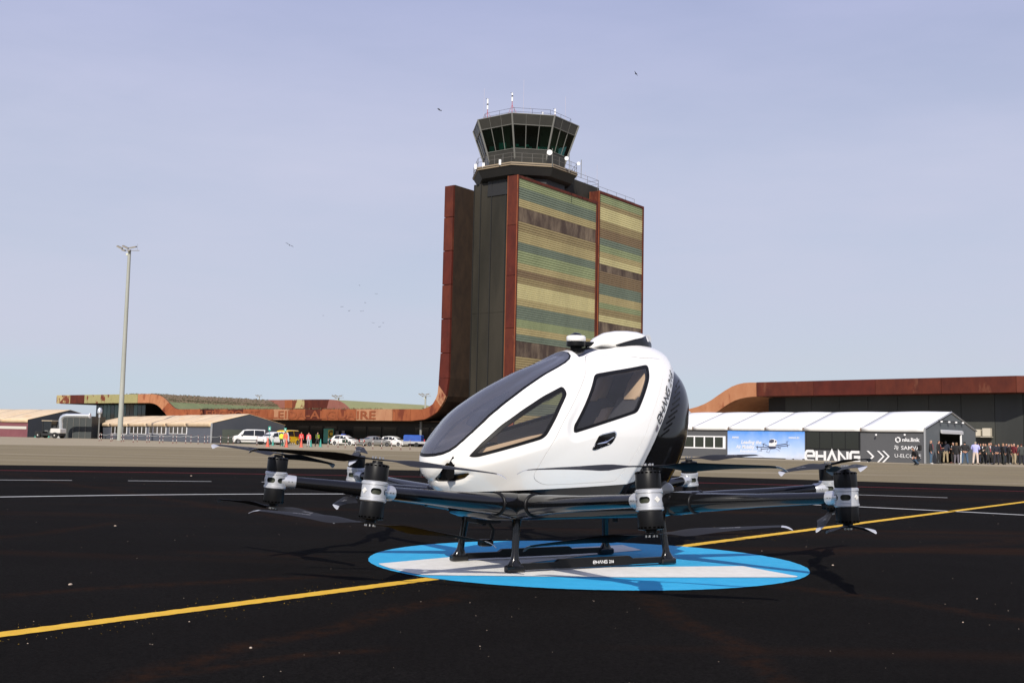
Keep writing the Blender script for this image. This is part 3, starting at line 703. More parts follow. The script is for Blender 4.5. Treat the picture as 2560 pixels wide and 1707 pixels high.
# left glazed end under the upper roof
bG0, bG1 = Sx(237,1030,4.)[0], Sx(361,1030,4.)[0]
mb = MB(); tbox(mb, 4.3, 10, bG1, bG0, 0, zU0); part('end_block', mb, STEELB, term, world=True)
TG = [mat('teal_glass_dark', (.022,.05,.05), .1, 0, .6), mat('teal_glass_light', (.08,.20,.19), .15, 0, .6)]
nP = 13
for i in range(nP):
    b0 = lerp(bG0, bG1, i/nP); b1 = lerp(bG0, bG1, (i+1)/nP)
    mb = MB(); tbox(mb, 4.2, 4.28, b1+.06, b0-.06, 2.9, zU0-.08); part('glass_panel', mb, TG[1 if i in (2,3,5,7,10) else 0] if i not in (8,9) else COLM, term, world=True)
mb = MB(); tbox(mb, 9, 9.3, bG1-9, bG1, 0, zU0); part('recess_wall', mb, STEELB, term, world=True)
mb = MB(); tbox(mb, .4, 10, bG1-4, 104.3, zU0-.04, zU0-.005); part('upper_soffit', mb, COREB, term, world=True)
mb = MB(); tbox(mb, 0.02, D1, 79.4, 104.4, zU0+.02, zU1-.02); part('upper_slab', mb, RUSTM, term, world=True)
# dark wall below the tower bend
mb = MB(); tbox(mb, 5.5, 5.9, 1.0, 16, 0, 8); part('bend_wall', mb, GLD, term, world=True)

# gate sign C
p = onplane(822, 1090, O0 + E1*5.0, E1); bC = (p-O0)@E2
sign = thing('gate_sign', 'teal upright gate panel with black C on a yellow square, under the terminal canopy', 'sign', tuple(T(5, bC, 0)))
SG = mat('sign_teal', (.10,.42,.38), .5); SY = mat('sign_yellow', (.80,.55,.03), .5)
zc0, zc1 = Sx(822,1107,5)[1], Sx(822,1071,5)[1]
mb = MB(); tbox(mb, 4.9, 5.0, bC-1.05, bC+1.05, max(zc0, .05), zc1); part('panel', mb, SG, sign, world=True)
mb = MB(); tbox(mb, 4.86, 4.895, bC-.98, bC+.0, zc1-1.35, zc1-.22); part('yellow_square', mb, SY, sign, world=True)
vs_, fs_, w_ = font_mesh('C', 1.25, .01, .05)
mb = MB().add([T(4.845-c, bC - .08 - a*1.02, zc1-1.22 + b2) for a, b2, c in vs_], fs_); part('letter', mb, mat('sign_black', (.01,.01,.01), .5), sign, world=True)

# ================================================================== TENTS AND HANGAR ON THE RIGHT
def tent(name, label, P, d, n, L, Wd, zE, zR, bays, mroof, mwall, mgable, fringe=.22, rooftrim=None):
    """P: front corner on the ground, d: along the long wall, n: into the tent"""
    P = np.array([P[0], P[1], 0.]); d = np.array([d[0], d[1], 0.]); n = np.array([n[0], n[1], 0.])
    t = thing(name, label, 'marquee' if 'white' in label else 'tent hall', tuple(P))
    X = lambda a, b, z: P + d*a + n*b + ZZ*z
    w = MB(); w.prism([X(0,.06,0), X(0,.06,zE-.02), X(0,.14,zE-.02), X(0,.14,0)], d*L); part('side_wall', w, mwall, t, world=True)
    w = MB(); w.prism([X(0,Wd-.14,0), X(0,Wd-.14,zE-.02), X(0,Wd-.06,zE-.02), X(0,Wd-.06,0)], d*L); part('side_wall', w, mwall, t, world=True)
    w = MB(); w.prism([X(L-.1,.06,0), X(L-.1,.06,zE), X(L-.1,Wd/2,zR-.05), X(L-.1,Wd-.06,zE), X(L-.1,Wd-.06,0)], d*.08); part('end_wall', w, mgable, t, world=True)
    for a0, a1 in zip(bays[:-1], bays[1:]):
        w = MB(); rows = []
        for s_ in np.linspace(0, 1, 9):
            bulge = .16*math.sin(math.pi*s_)
            a = lerp(a0+.02, a1-.02, s_); row = []
            for q in np.linspace(0, 1, 7):
                sag = bulge*math.sin(math.pi*min(q*1.0, 1)*.9)
                row.append(X(a, -.06 + (Wd/2+.06)*q, zE + (zR-zE)*q + sag + .02))
            rows.append([X(a, -.08, zE-fringe - .02*math.sin(math.pi*s_))] + [X(a, -.07, zE-.02)] + row + [X(a, Wd/2 + (Wd/2+.06)*q, zR - (zR-zE)*q + bulge*math.sin(math.pi*(1-q)*.9) + .02) for q in np.linspace(0.15,1,6)])
        w.loft(rows, False, closed=False); o = part('roof_bay', w, mroof, t, 180, world=True)
        sm = o.modifiers.new('th', 'SOLIDIFY'); sm.thickness = .03; sm.offset = 0
    for a in bays[1:-1]:
        w = MB().tube([X(a, -.07, zE-fringe), X(a, -.075, zE), X(a, Wd/2, zR+.03)], .03, 4); part('bay_seam', w, mat('seam_grey', (.3,.28,.26), .7), t, world=True)
        w = MB().tube([X(a, -.12, zE-.24), X(a, -.12, zE+.02)], .05, 5); part('strap', w, mat('strap_brown', (.18,.13,.1), .7), t, world=True)
    return t, X
# white exhibition tent
TD = np.array([-.7,.714]); TN = np.array([.714,.7]); TC = G(2311.5, 1158)
WALLG = mat('anthracite_panel', (.085,.087,.093), .5, var=(.095,.097,.10), vscale=.4)
WALLG2 = mat('anthracite_gable', (.105,.12,.13), .5, var=(.12,.13,.14), vscale=.6)
PVCW = mat('white_pvc', (.82,.82,.80), .45)
def tpar(u, v): p = onplane(u, v, (TC[0], TC[1], 0), (TN[0], TN[1], 0)); return float((p[:2]-TC[:2])@TD), float(p[2])
bays = [0.] + [tpar(u, 1075)[0] for u in (2153, 2009, 1914, 1822)]
st_ = bays[-1]-bays[-2]
bays += [bays[-1] + st_*1.02*k for k in (1, 2, 3)]
zE, zR = tpar(2311.5, 1071)[1], 4.15
tentR, TX = tent('exhibition_tent', 'long white roofed exhibition tent with dark grey walls carrying the blue poster', TC, TD, TN, bays[-1], 9.7, zE, zR, bays, PVCW, WALLG, WALLG2, .26)
# gable front: pieces around the door
DOORL, DOORR = 2.75, 6.7
hD = zE - .22
def gp(poly, m_, name, dd=.09, off=0.): 
    mb = MB().prism([TX(off, b_, z) for b_, z in poly], TD3*dd); return part(name, mb, m_, tentR, world=True)
TD3 = np.array([TD[0], TD[1], 0.])
roofz = lambda b_: zE + (zR-zE)*(1-abs(b_-4.85)/4.85) - .04
gp([(.05,0),(.05,roofz(.05)),(DOORL,roofz(DOORL)),(DOORL,0)], WALLG2, 'gable_panel')
gp([(DOORL,hD),(DOORL,roofz(DOORL)),(4.85,roofz(4.85)),(DOORR,roofz(DOORR)),(DOORR,hD)], WALLG2, 'gable_panel')
gp([(DOORR,0),(DOORR,roofz(DOORR)),(9.65,roofz(9.65)),(9.65,0)], WALLG2, 'gable_panel')
mb = MB().prism([TX(-.1, DOORL-.05, hD-.05), TX(-.25, DOORL-.05, hD-.12), TX(-.25, DOORL-.05, hD+.12), TX(-.1, DOORL-.05, hD+.2)], np.array([TN[0],TN[1],0])*(DOORR-DOORL+.0)); part('door_canopy', mb, mat('shutter_grey', (.5,.5,.52), .4), tentR, world=True)
for b_ in (DOORR-.35,): mb = MB().tube([TX(-.15,b_,0), TX(-.15,b_,hD-.1)], .08, 6); part('door_post', mb, MW, tentR, world=True)
mb = MB().prism([TX(2.5, DOORL, 0), TX(2.5, DOORL, hD), TX(2.55, DOORL, hD), TX(2.55, DOORL, 0)], np.array([TN[0],TN[1],0])*(DOORR-DOORL)); part('dark_interior', mb, STEELB, tentR, world=True)
for b_ in (2.6, 4.0, 5.3, 6.6):
    mb = MB().box((-.08,-.07,-.055),(.08,.07,.055)); c = TX(-.22, b_, zE+.62); mb.v = [(x+c[0],y+c[1],z+c[2]) for x,y,z in mb.v]; part('floodlight', mb, MW, tentR, world=True)
mb = MB().tube([TX(-.12, 2.3, zE+.72), TX(-.12, 7.0, zE+.62)], .03, 4); part('cable_conduit', mb, STEELB, tentR, world=True)
mb = MB().tube([TX(-.05, 0, 0), TX(-.05, 0, zE)], .09, 4); part('corner_post', mb, mat('alu_post', (.45,.46,.46), .4, .5), tentR, world=True)
mb = MB().tube([TX(-.05,0,zE), TX(-.05,4.85,zR), TX(-.05,9.7,zE)], .08, 4); part('gable_beam', mb, mat('alu_post', (.45,.46,.46)), tentR, world=True)
# side wall: windows, poster, logos
def wq(u0, v0, u1, v1, off):     # rectangle on the side wall from picture corners -> a0,a1,z0,z1
    a0, z1 = tpar(u0, v0); a1, z0 = tpar(u1, v1); return a0, a1, z0, z1
def wallbox(name, u0, u1, z0, z1, m_, off=0., th=.05, par=None):
    a0, a1 = tpar(u0, 1100)[0], tpar(u1, 1100)[0]
    mb = MB().prism([TX(a1, .06-off-th, z0), TX(a1, .06-off-th, z1), TX(a1, .06-off, z1), TX(a1, .06-off, z0)], TD3*(a0-a1)); return part(name, mb, m_, par or tentR, world=True)
zv = lambda u, v: tpar(u, v)[1]
zPT = zE - .30
wallbox('window_frame', 1700, 1813, zv(1760,1120.5), zv(1760,1089), MW, .0, .04)
wx = [1700,1735.5,1760.5,1785,1808.5]
for a, b2 in zip(wx[:-1], wx[1:]): wallbox('window_pane', a+1.8, b2-1.8, zv(1770,1117.5), zv(1770,1092), mat('tent_window_dark', (.03,.035,.025), .1), .041, .01)
m_ = bpy.data.materials.new('sky_poster'); m_.use_nodes = True; t_ = m_.node_tree; b_ = t_.nodes['Principled BSDF']; b_.inputs['Roughness'].default_value = .5
g_ = t_.nodes.new('ShaderNodeTexCoord'); s_ = t_.nodes.new('ShaderNodeSeparateXYZ'); t_.links.new(g_.outputs['Generated'], s_.inputs[0]); r_ = t_.nodes.new('ShaderNodeValToRGB')
r_.color_ramp.elements[0].color = (.62,.68,.80,1); r_.color_ramp.elements[1].color = (.10,.30,.78,1); q = r_.color_ramp.elements.new(.45); q.color = (.38,.53,.82,1)
n_ = t_.nodes.new('ShaderNodeTexNoise'); n_.inputs['Scale'].default_value = 1.2; t_.links.new(g_.outputs['Object'], n_.inputs[0]); ma = t_.nodes.new('ShaderNodeMath'); ma.operation = 'MULTIPLY_ADD'; ma.inputs[1].default_value = .35; t_.links.new(n_.outputs[0], ma.inputs[0])
mb2 = t_.nodes.new('ShaderNodeMath'); mb2.operation = 'SUBTRACT'; mb2.inputs[1].default_value = .17; t_.links.new(s_.outputs['Z'], ma.inputs[2]); t_.links.new(ma.outputs[0], mb2.inputs[0]); t_.links.new(mb2.outputs[0], r_.inputs[0]); t_.links.new(r_.outputs[0], b_.inputs['Base Color'])
poster = wallbox('poster', 1819, 2011.5, .08, zPT, m_, .03, .04)
aP0 = tpar(1819, 1100)[0]; aP1 = tpar(2011.5, 1100)[0]
DR = -TD3     # direction to the right in the picture
DN = -np.array([TN[0], TN[1], 0.])
def wtext(txt, u, v, hpx, m_, name, par, off=.085, logo=False, widthpx=None, shear=0., bold=0.):
    a, z = tpar(u, v); z2 = tpar(u, v-hpx)[1]; h = z2-z; org = TX(a, .06-off, z)
    mb = MB(); size = h/.72
    if logo:
        wpx = tpar(u+widthpx, v)[0]; W_ = a - wpx; w0 = logo_quads()[1]
        k_ = W_/w0
        logo_mesh(mb, lambda x, y: org + DR*x*k_ + ZZ*y*h, w=.25)
    else:
        vs, fs, w = font_mesh(txt, size, 0, bold, shear, 3)
        sx = 1.
        if widthpx: sx = (a - tpar(u+widthpx, v)[0])/w
        mb.add([org + DR*p[0]*sx + ZZ*p[1] for p in vs], fs)
    return part(name, mb, m_, par, world=True)
wtext('Leading the', 1853, 1108.5, 9, LETW, 'lettering', poster, widthpx=51, shear=.25, bold=.012)
wtext('Air Mobility', 1840, 1120, 9, LETW, 'lettering', poster, widthpx=47, shear=.25, bold=.012)
wtext('Revolution', 1850, 1130, 7, mat('decal_pale', (.72,.75,.82), .5), 'lettering', poster, widthpx=42, shear=.25, bold=.01)
wtext('EHANG', 1831, 1094.5, 4, LETW, 'lettering', poster, widthpx=16, bold=.01)
wtext('NASDAQ: EH', 1972, 1095.5, 4, LETW, 'lettering', poster, widthpx=26, bold=.008)
# printed aircraft on the poster (flat print)
def pp(x, y, off=.09): a, z = tpar(1700 + x/6.533, 1060 + y/6.533); return TX(a, .06-off, z)
def pflat(polys, m_, name, off=.09):
    mb = MB()
    for pl in polys: mb.add([pp(x, y, off) for x, y in pl], [tuple(range(len(pl)))])
    return part(name, mb, m_, poster, world=True)
def pline(a, b2, w=5): 
    (x0,y0),(x1,y1) = a, b2; L_ = math.hypot(x1-x0, y1-y0); nx, ny = -(y1-y0)/L_*w/2, (x1-x0)/L_*w/2
    return [(x0-nx,y0-ny),(x1-nx,y1-ny),(x1+nx,y1+ny),(x0+nx,y0+ny)]
PG = mat('print_dark_grey', (.05,.055,.09), .5)
pflat([[(1455,360),(1570,360),(1590,300),(1580,262),(1530,238),(1480,245),(1452,290)]], LETW, 'printed_cabin')
pflat([[(1455,300),(1500,308),(1540,290),(1540,255),(1500,247),(1465,262)],[(1552,300),(1580,290),(1575,265),(1555,270)]], PG, 'printed_window', .094)
pflat([pline((1250,372),(1480,372),10), pline((1330,405),(1500,392),10), pline((1365,325),(1480,370),9), pline((1560,345),(1750,320),12), pline((1560,370),(1760,350),10), pline((1600,375),(1640,400),8), [(1440,365),(1580,362),(1560,400),(1480,405)],
       pline((1265,350),(1265,412),9), pline((1327,385),(1327,435),9), pline((1362,315),(1362,365),9), pline((1752,285),(1752,320),9), pline((1760,330),(1762,372),9), pline((1640,375),(1640,405),8),
       pline((1235,362),(1290,370),4), pline((1280,430),(1345,435),4), pline((1340,320),(1400,312),4), pline((1730,290),(1775,272),4), pline((1740,345),(1795,335),4), pline((1440,400),(1415,450),4), pline((1480,405),(1455,465),4), pline((1415,452),(1458,466),4), pline((1570,395),(1635,440),4)], PG, 'printed_rotor_arms', .092)
pflat([[(x, 585), (x, 585-h), (x+14, 585-h), (x+14, 585)] for x, h in ((1730,40),(1750,75),(1768,50),(1785,95),(1803,60),(1822,45),(1870,60),(1890,85),(1910,50),(1932,70),(1950,110),(1968,65),(1985,80))], mat('print_skyline', (.57,.62,.73), .5), 'printed_skyline', .088)
# dark glazed part
wallbox('window_frame', 2013.5, 2150, zv(2080,1124.5), zPT, mat('frame_dark', (.008,.008,.008), .3), .0, .04)
dx = [2015,2049,2080,2113,2147]
for a, b2 in zip(dx[:-1], dx[1:]): wallbox('window_pane', a+1, b2-1, zv(2080,1121), zPT-.05, mat('dark_pane', (.022,.024,.02), .12), .041, .012)
wtext('', 2013.8, 1151.5, 25.5, LETW, 'ehang_lettering', tentR, off=.075, logo=True, widthpx=135)
# chevrons
def wp_(x, y, off=.075): a, z = tpar(1680 + x/2.673, 900 + y/2.673); return TX(a, .06-off, z)
mb = MB()
for x0 in (1300, 1370, 1405):
    w = 13 if x0 > 1300 else 15
    top, mid, bot = 605, 643, 682
    mb.add([wp_(x0, top), wp_(x0+w, top), wp_(x0+w+38, mid), wp_(x0+38, mid)], [(3,2,1,0)]); mb.add([wp_(x0+38, mid), wp_(x0+w+38, mid), wp_(x0+w, bot), wp_(x0, bot)], [(3,2,1,0)])
part('chevron_marks', mb, LETW, tentR, world=True)
wtext('niu.link', 2256, 1103, 9.5, LETW, 'lettering', tentR, off=.075, widthpx=44, bold=.014)
wtext('SAMVA', 2253, 1123.5, 9.5, LETW, 'lettering', tentR, off=.075, widthpx=48, bold=.006)
wtext('U-ELCOME', 2237, 1143, 9.5, LETW, 'lettering', tentR, off=.075, widthpx=66, bold=.0)
a, z = tpar(2245, 1099); mb = MB(); c = TX(a, -.02, z); rO, rI = .24, .13
for k in range(20):
    if k in (6, 16): continue
    t0, t1 = 2*math.pi*k/20, 2*math.pi*(k+1)/20
    mb.add([c + DR*r*math.cos(t) + ZZ*r*math.sin(t) for r, t in ((rO,t0),(rO,t1),(rI,t1),(rI,t0))], [(0,1,2,3)])
part('ring_logo', mb, LETW, tentR, world=True)
a, z = tpar(2241, 1118.5); c = TX(a, -.02, z); mb = MB()
for path in ([(-.16,.12),(-.02,.16),(.0,.02),(-.15,-.04),(-.13,-.14)], [(.12,.14),(.15,-.02),(.03,-.06),(.05,-.16),(.16,-.15)]):
    for q in ribbon(path, .05): mb.add([c + DR*x + ZZ*y for x, y in q], [(3,2,1,0)])
part('emblem', mb, LETW, tentR, world=True)
for u in (2193.5, 2265):
    a, z = tpar(u, 1086.5); c = TX(a, -.25, z); mb = MB().box(c-.06, c+.06); part('floodlight', mb, MW, tentR, world=True)

# hangar behind: rust ribbon with dark walls
HR = atY(2540, 939, 100.); zH = HR[2]; HL = G(1891, 955.5, zH)
hd = HL - HR; Lh = np.linalg.norm(hd[:2]); hd = hd/np.linalg.norm(hd); hd[2] = 0; hn = np.array([-hd[1], hd[0], 0])
if hn[1] < 0: hn = -hn
HB = np.array([HR[0], HR[1], 0.])
hang = thing('hangar', 'large hangar building with thick dark red rusty roof band behind the white tent', 'hangar', tuple(HB + hd*Lh/2))
HX = lambda a, b, z: HB + hd*a + hn*b + ZZ*z
def Hx(u, v): p = onplane(u, v, HB, hn); return float((p-HB)@hd), float(p[2])
zHb = Hx(2540, 980.4)[1]
cuts = [0] + [Hx(u, 960)[0] for u in (2353, 2188, 2034, 1891)]
for i in range(len(cuts)-1):
    mb = MB().prism([HX(cuts[i]+.02,0,zHb), HX(cuts[i]+.02,0,zH), HX(cuts[i]+.02,1.2,zH), HX(cuts[i]+.02,1.2,zHb)], hd*(cuts[i+1]-cuts[i]-.04)); part('fascia_panel', mb, [RUSTM, RUSTM, RUSTD, RUSTM][i], hang, world=True)
ht = [(1889.5,956),(1874,956),(1859.6,957),(1844,960.5),(1829.6,966),(1811,977),(1792,990),(1778,1000),(1762,1009),(1745,1016),(1720,1023)]
hb = [(1891,991),(1879,991.5),(1867,993),(1852,996),(1837,1001),(1824,1007.5),(1811,1016),(1797,1026),(1781,1036),(1765,1044),(1745,1052)]
HP = [(Hx(*a), Hx(*b2)) for a, b2 in zip(ht, hb)]
for i in range(len(HP)-1):
    (a, b2), (c, d) = HP[i], HP[i+1]
    mb = MB().prism([HX(a[0],0,a[1]), HX(c[0],0,c[1]), HX(d[0],0,d[1]), HX(b2[0],0,b2[1])], hn*12); part('wave_panel', mb, RUSTW, hang, world=True)
mb = MB().prism([HX(0,1.2,zHb), HX(0,1.2,zH-.1), HX(0,30,zH-.1), HX(0,30,zHb)], hd*(Lh)); part('roof', mb, RUSTM, hang, world=True)
# return of the band at the right corner
rd = (hn*.55 - hd*.83); rd = rd/np.linalg.norm(rd)
mb = MB().prism([HB+ZZ*zHb - hd*.02, HB+ZZ*zH - hd*.02, HB + rd*22 + ZZ*zH, HB + rd*22 + ZZ*zHb], hn*1.2); part('fascia_panel', mb, RUSTM, hang, world=True)
mb = MB().prism([HX(-18,1.3,zH-.12), HX(-18,1.3,zHb), HX(-18,30,zHb), HX(-18,30,zH-.12)], hd*17.9); part('roof', mb, RUSTM, hang, world=True)
HWALL = mat('hangar_dark_wall', (.040,.043,.036), .6, var=(.05,.052,.045), vscale=.3, vmap=(1,1,.2))
HWALL2 = mat('hangar_black_wall', (.030,.032,.029), .5, var=(.042,.045,.042), vscale=.4, vmap=(1,1,.15))
k0 = Hx(2455, 1000)[0]
w_ = np.arange(0, Lh-k0-2, 3.2)
for a in w_:
    mb = MB().prism([HX(a+.02+k0,3,0), HX(a+.02+k0,3,zHb+.02), HX(a+.02+k0,3.2,zHb+.02), HX(a+.02+k0,3.2,0)], hd*3.16); part('wall_panel', mb, HWALL, hang, world=True)
for a in np.arange(k0-.02, -26, -2.6):
    mb = MB().prism([HX(a,3-.0,0), HX(a,3-.0,zHb+.02), HX(a,3.2,zHb+.02), HX(a,3.2,0)], -hd*2.55); part('wall_panel', mb, HWALL2, hang, world=True)
mb = MB().prism([HX(-26,3.3,0), HX(-26,3.3,zHb), HX(-26,3.5,zHb), HX(-26,3.5,0)], hd*(Lh+26.5)); part('inner_wall', mb, STEELB, hang, world=True)
for u, v, w2, h2 in ((2468,1080,.75,.75),(2446,1081,.5,.6)):
    p = onplane(u, v, HB+hn*2.6, hn); c = p
    mb = MB().obox(c, hd*w2/2, -hn*.2, ZZ*h2/2); mb.obox(c - ZZ*(h2/2+.08) - hn*.1, hd*(w2/2+.1), -hn*.3, ZZ*.03); part('air_conditioner', mb, mat('ac_beige', (.55,.5,.4), .5), hang, world=True)

# ================================================================== TENT HALLS ON THE LEFT
TAN = streaky('tan_tarpaulin', (.62,.47,.30), (.68,.54,.37), (.60,.36,.15), scale=(.5,.5,1.2), thr=.56, sharp=.2)
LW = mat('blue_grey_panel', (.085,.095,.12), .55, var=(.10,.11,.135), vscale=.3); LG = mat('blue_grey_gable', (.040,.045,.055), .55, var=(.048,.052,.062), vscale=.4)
LC = G(527, 1107.3); LD = np.array([-.56,.83]); LD /= np.linalg.norm(LD); LN = np.array([.83,.56]); LN /= np.linalg.norm(LN)
LD3 = np.array([LD[0], LD[1], 0.]); LN3 = np.array([LN[0], LN[1], 0.])
def lpar(u, v): p = onplane(u, v, (LC[0], LC[1], 0), LN3); return float((p[:2]-LC[:2])@LD), float(p[2])
LL = lpar(229, 1080)[0]
bL = [0.] + [lpar(u, 1080)[0] for u in (466, 415, 366, 320, 274)] + [LL]
tentL, LX = tent('tan_roof_hall', 'blue grey tent hall with tan roof and four white framed windows, left of the cars', LC, LD, LN, LL, 9.8, 2.47, 3.75, bL, TAN, LW, LG, .42)
gw = lambda b_: 2.47 + 1.28*(1-abs(b_-4.9)/4.9) - .04
mb = MB().prism([LX(0,.05,0), LX(0,.05,gw(.05)), LX(0,4.9,gw(4.9)), LX(0,9.75,gw(9.75)), LX(0,9.75,0)], LD3*.1); part('gable_wall', mb, LG, tentL, world=True)
mb = MB().prism([LX(-.05,1.4,.05), LX(-.05,1.4,1.75), LX(-.05,5.2,1.75), LX(-.05,5.2,.05)], LD3*.04); part('roller_door', mb, mat('olive_door', (.06,.07,.055), .6), tentL, world=True)
mb = MB().tube([LX(-.08,-.02,0), LX(-.08,-.02,2.5)], .12, 4); part('corner_post', mb, mat('alu_post', (1,1,1)), tentL, world=True)
for u0, u1 in ((278,316.5),(324,364.5),(372,414.5),(422.5,466.5)):
    a0, a1 = lpar(u0, 1080)[0], lpar(u1, 1080)[0]; zz0, zz1 = lpar((u0+u1)/2, 1084.5)[1], lpar((u0+u1)/2, 1064.5)[1]
    mb = MB().prism([LX(a1,-.0,zz0), LX(a1,-.0,zz1), LX(a1,.055,zz1), LX(a1,.055,zz0)], LD3*(a0-a1)); fr = part('window', mb, MW, tentL, world=True)
    for k in range(4):
        b0, b1 = lerp(a1, a0, (k+.10)/4), lerp(a1, a0, (k+.90)/4)
        mb = MB().prism([LX(b0,-.02,zz0+.09), LX(b0,-.02,zz1-.09), LX(b0,-.004,zz1-.09), LX(b0,-.004,zz0+.09)], LD3*(b1-b0)); part('pane', mb, mat('hall_window_dark', (.05,.045,.035), .2), fr, world=True)
# far hall, maroon front and dark gable
FC = G(68, 1092.5); FD = np.array([-.86,.51]); FD /= np.linalg.norm(FD); FN = np.array([.51,.86]); FN /= np.linalg.norm(FN)
FC = np.array([FC[0], FC[1], 0]); 
MAROON = mat('maroon_panel', (.17,.055,.065), .6, var=(.20,.07,.08), vscale=.3)
tentF, FX = tent('maroon_hall', 'tent hall with tan roof and maroon front wall at the left edge', FC, FD, FN, 34, 16, 2.85, 4.7, [0,7.5,15,22.5,34], TAN, MAROON, LG, .45)
gw2 = lambda b_: 2.85 + 1.85*(1-abs(b_-8)/8) - .04
FD3, FN3 = np.array([*FD,0.]), np.array([*FN,0.])
mb = MB().prism([FX(0,.05,0), FX(0,.05,gw2(.05)), FX(0,8,gw2(8)), FX(0,15.95,gw2(15.95)), FX(0,15.95,0)], FD3*.1); part('gable_wall', mb, mat('dark_slate_gable', (.035,.04,.05), .6), tentF, world=True)
mb = MB().prism([FX(-.08,3.2,.0), FX(-.08,3.2,2.1), FX(-.08,5.6,2.1), FX(-.08,5.6,.0)], FD3*.07); part('door', mb, mat('door_grey', (.28,.29,.28), .6), tentF, world=True)
mb = MB().prism([FX(-.08,3.8,2.25), FX(-.08,3.8,2.65), FX(-.08,5.3,2.65), FX(-.08,5.3,2.25)], FD3*.07); part('notice_board', mb, mat('door_grey', (1,1,1)), tentF, world=True)
mb = MB().prism([FX(10.2,-.02,0), FX(10.2,-.02,2.1), FX(10.2,.05,2.1), FX(10.2,.05,0)], -FD3*2.2); part('door', mb, mat('door_white', (.55,.53,.47), .6), tentF, world=True)
mb = MB().prism([FX(14,-.02,.9), FX(14,-.02,2.05), FX(14,.05,2.05), FX(14,.05,.9)], -FD3*3.4); part('window', mb, mat('door_white', (1,1,1)), tentF, world=True)
mb = MB().prism([FX(7.4,.0,1.3), FX(7.4,.0,1.75), FX(7.4,.05,1.75), FX(7.4,.05,1.3)], -FD3*7.0); part('name_band', mb, mat('door_white', (1,1,1)), tentF, world=True)
# dark plant building with silver duct between the halls
pb = G(200, 1093); pbY = 179.
pl = thing('plant_building', 'dark panelled plant block behind the big silver duct, between the two halls', 'plant building', (atY(195,1090,pbY)[0], pbY, 0))
for i in range(5):
    u0 = 152 + i*15.5; x0, x1 = atY(u0, 1070, pbY)[0], atY(u0+15.2, 1070, pbY)[0]
    mb = MB().box((x0+.03,pbY,0),(x1-.03,pbY+6,3.6)); part('wall_panel', mb, mat('plant_dark', (.035,.042,.042), .6), pl, world=True)
    mb = MB().tube([(x0,pbY-.05,0),(x0,pbY-.05,3.5)], .05, 4); part('downpipe', mb, GREYM, pl, world=True)
duct = thing('air_duct', 'big bent silver air duct rising from the ground between the halls', 'duct', (atY(153,1090,176)[0], 176, 0))
pts = [atY(u, v, 176) for u, v in ((152.5,1092),(152.5,1060),(152.6,1049),(155,1043.5),(160,1040),(167,1038.6),(190,1038.8),(224,1039))]
pts[0][2] = 0
DU = mat('duct_zinc', (.62,.65,.67), .3, .7)
mb = MB().tube(pts, .35, 14); part('pipe', mb, DU, duct, True, world=True)
mb = MB().tube([pts[-1], pts[-1]+np.array([.12,0,0])], .42, 14); part('flange', mb, MW, duct, True, world=True)
mb = MB().obox((pts[0][0],176,.7),(.5,0,0),(0,.5,0),(0,0,.7)); part('base', mb, mat('duct_base', (.4,.41,.4), .6), duct, world=True)
c = atY(249, 1039, 170); vt = thing('roof_vent', 'small silver chimney vent above the tan roof hall', 'vent', (c[0], 170, 3.3))
mb = MB().lathe([(.16,0),(.16,.5),(.36,.7),(.36,1.2),(.2,1.5),(.02,1.55)], 12); part('vent_body', mb, DU, vt, True)
tag(link('vent_post', MB().tube([(0,0,-3.3),(0,0,.05)], .1, 6).data('vent_post', GREYM), vt))

# ================================================================== PASSENGER DRONE
DC = (.515, 10.2); DYAW = R(212.5)
drone = thing('passenger_drone', 'white egg shaped two seat passenger drone with eight black arms standing on the blue circle', 'passenger drone', (DC[0], DC[1], 0), DYAW)
AXL, AYL = np.array([math.cos(DYAW), math.sin(DYAW), 0]), np.array([-math.sin(DYAW), math.cos(DYAW), 0])
def dpart(name, mb, m_, smooth=40, par=None): return part(name, mb, m_, par or drone, smooth)
# --- body surface: side outline in polar form about (0, 1.25), inflated sideways
KN = np.array([1.2974,1.0193,.8343,.7335,.6808,.675,.6988,.7626,.8788,1.1445,1.37,1.437,1.3818,1.316,1.2451,1.1772,1.1223,1.0898,1.0878,1.1202,1.1849,1.2748,1.3794,1.5234])
KK = len(KN)
def Rth(th):
    s = (th % (2*math.pi))/(2*math.pi)*KK; i = np.floor(s).astype(int); t = s - i; g = lambda j: KN[(i+j) % KK]
    p0, p1, p2, p3 = g(-1), g(0), g(1), g(2)
    return .5*((2*p1)+(-p0+p2)*t+(2*p0-5*p1+4*p2-p3)*t*t+(-p0+3*p1-3*p2+p3)*t**3)
def Bw(x, z):
    t = np.clip((z-1.15)/.9, 0, 1); b = .66 - .20*t**1.5; t2 = np.clip((1.15-z)/.6, 0, 1); return b - .075*t2**1.6
def base_xyz(rho, th):
    r = Rth(th); x = rho*r*np.cos(th); z = 1.25 + rho*r*np.sin(th)
    return x, Bw(x, z)*np.sqrt(np.maximum(0, 1-rho**2.5)), z
def round_poly(pts, r, n=6):
    P = [np.array(p, float) for p in pts]; o = []
    for i in range(len(P)):
        a, b, c = P[i-1], P[i], P[(i+1) % len(P)]; d1 = a-b; d2 = c-b; l1, l2 = np.linalg.norm(d1), np.linalg.norm(d2)
        k = min(r, l1*.45, l2*.45); p, q = b + d1/l1*k, b + d2/l2*k
        for t in np.linspace(0, 1, n): o.append((1-t)**2*p + 2*t*(1-t)*b + t*t*q)
    return np.array(o)
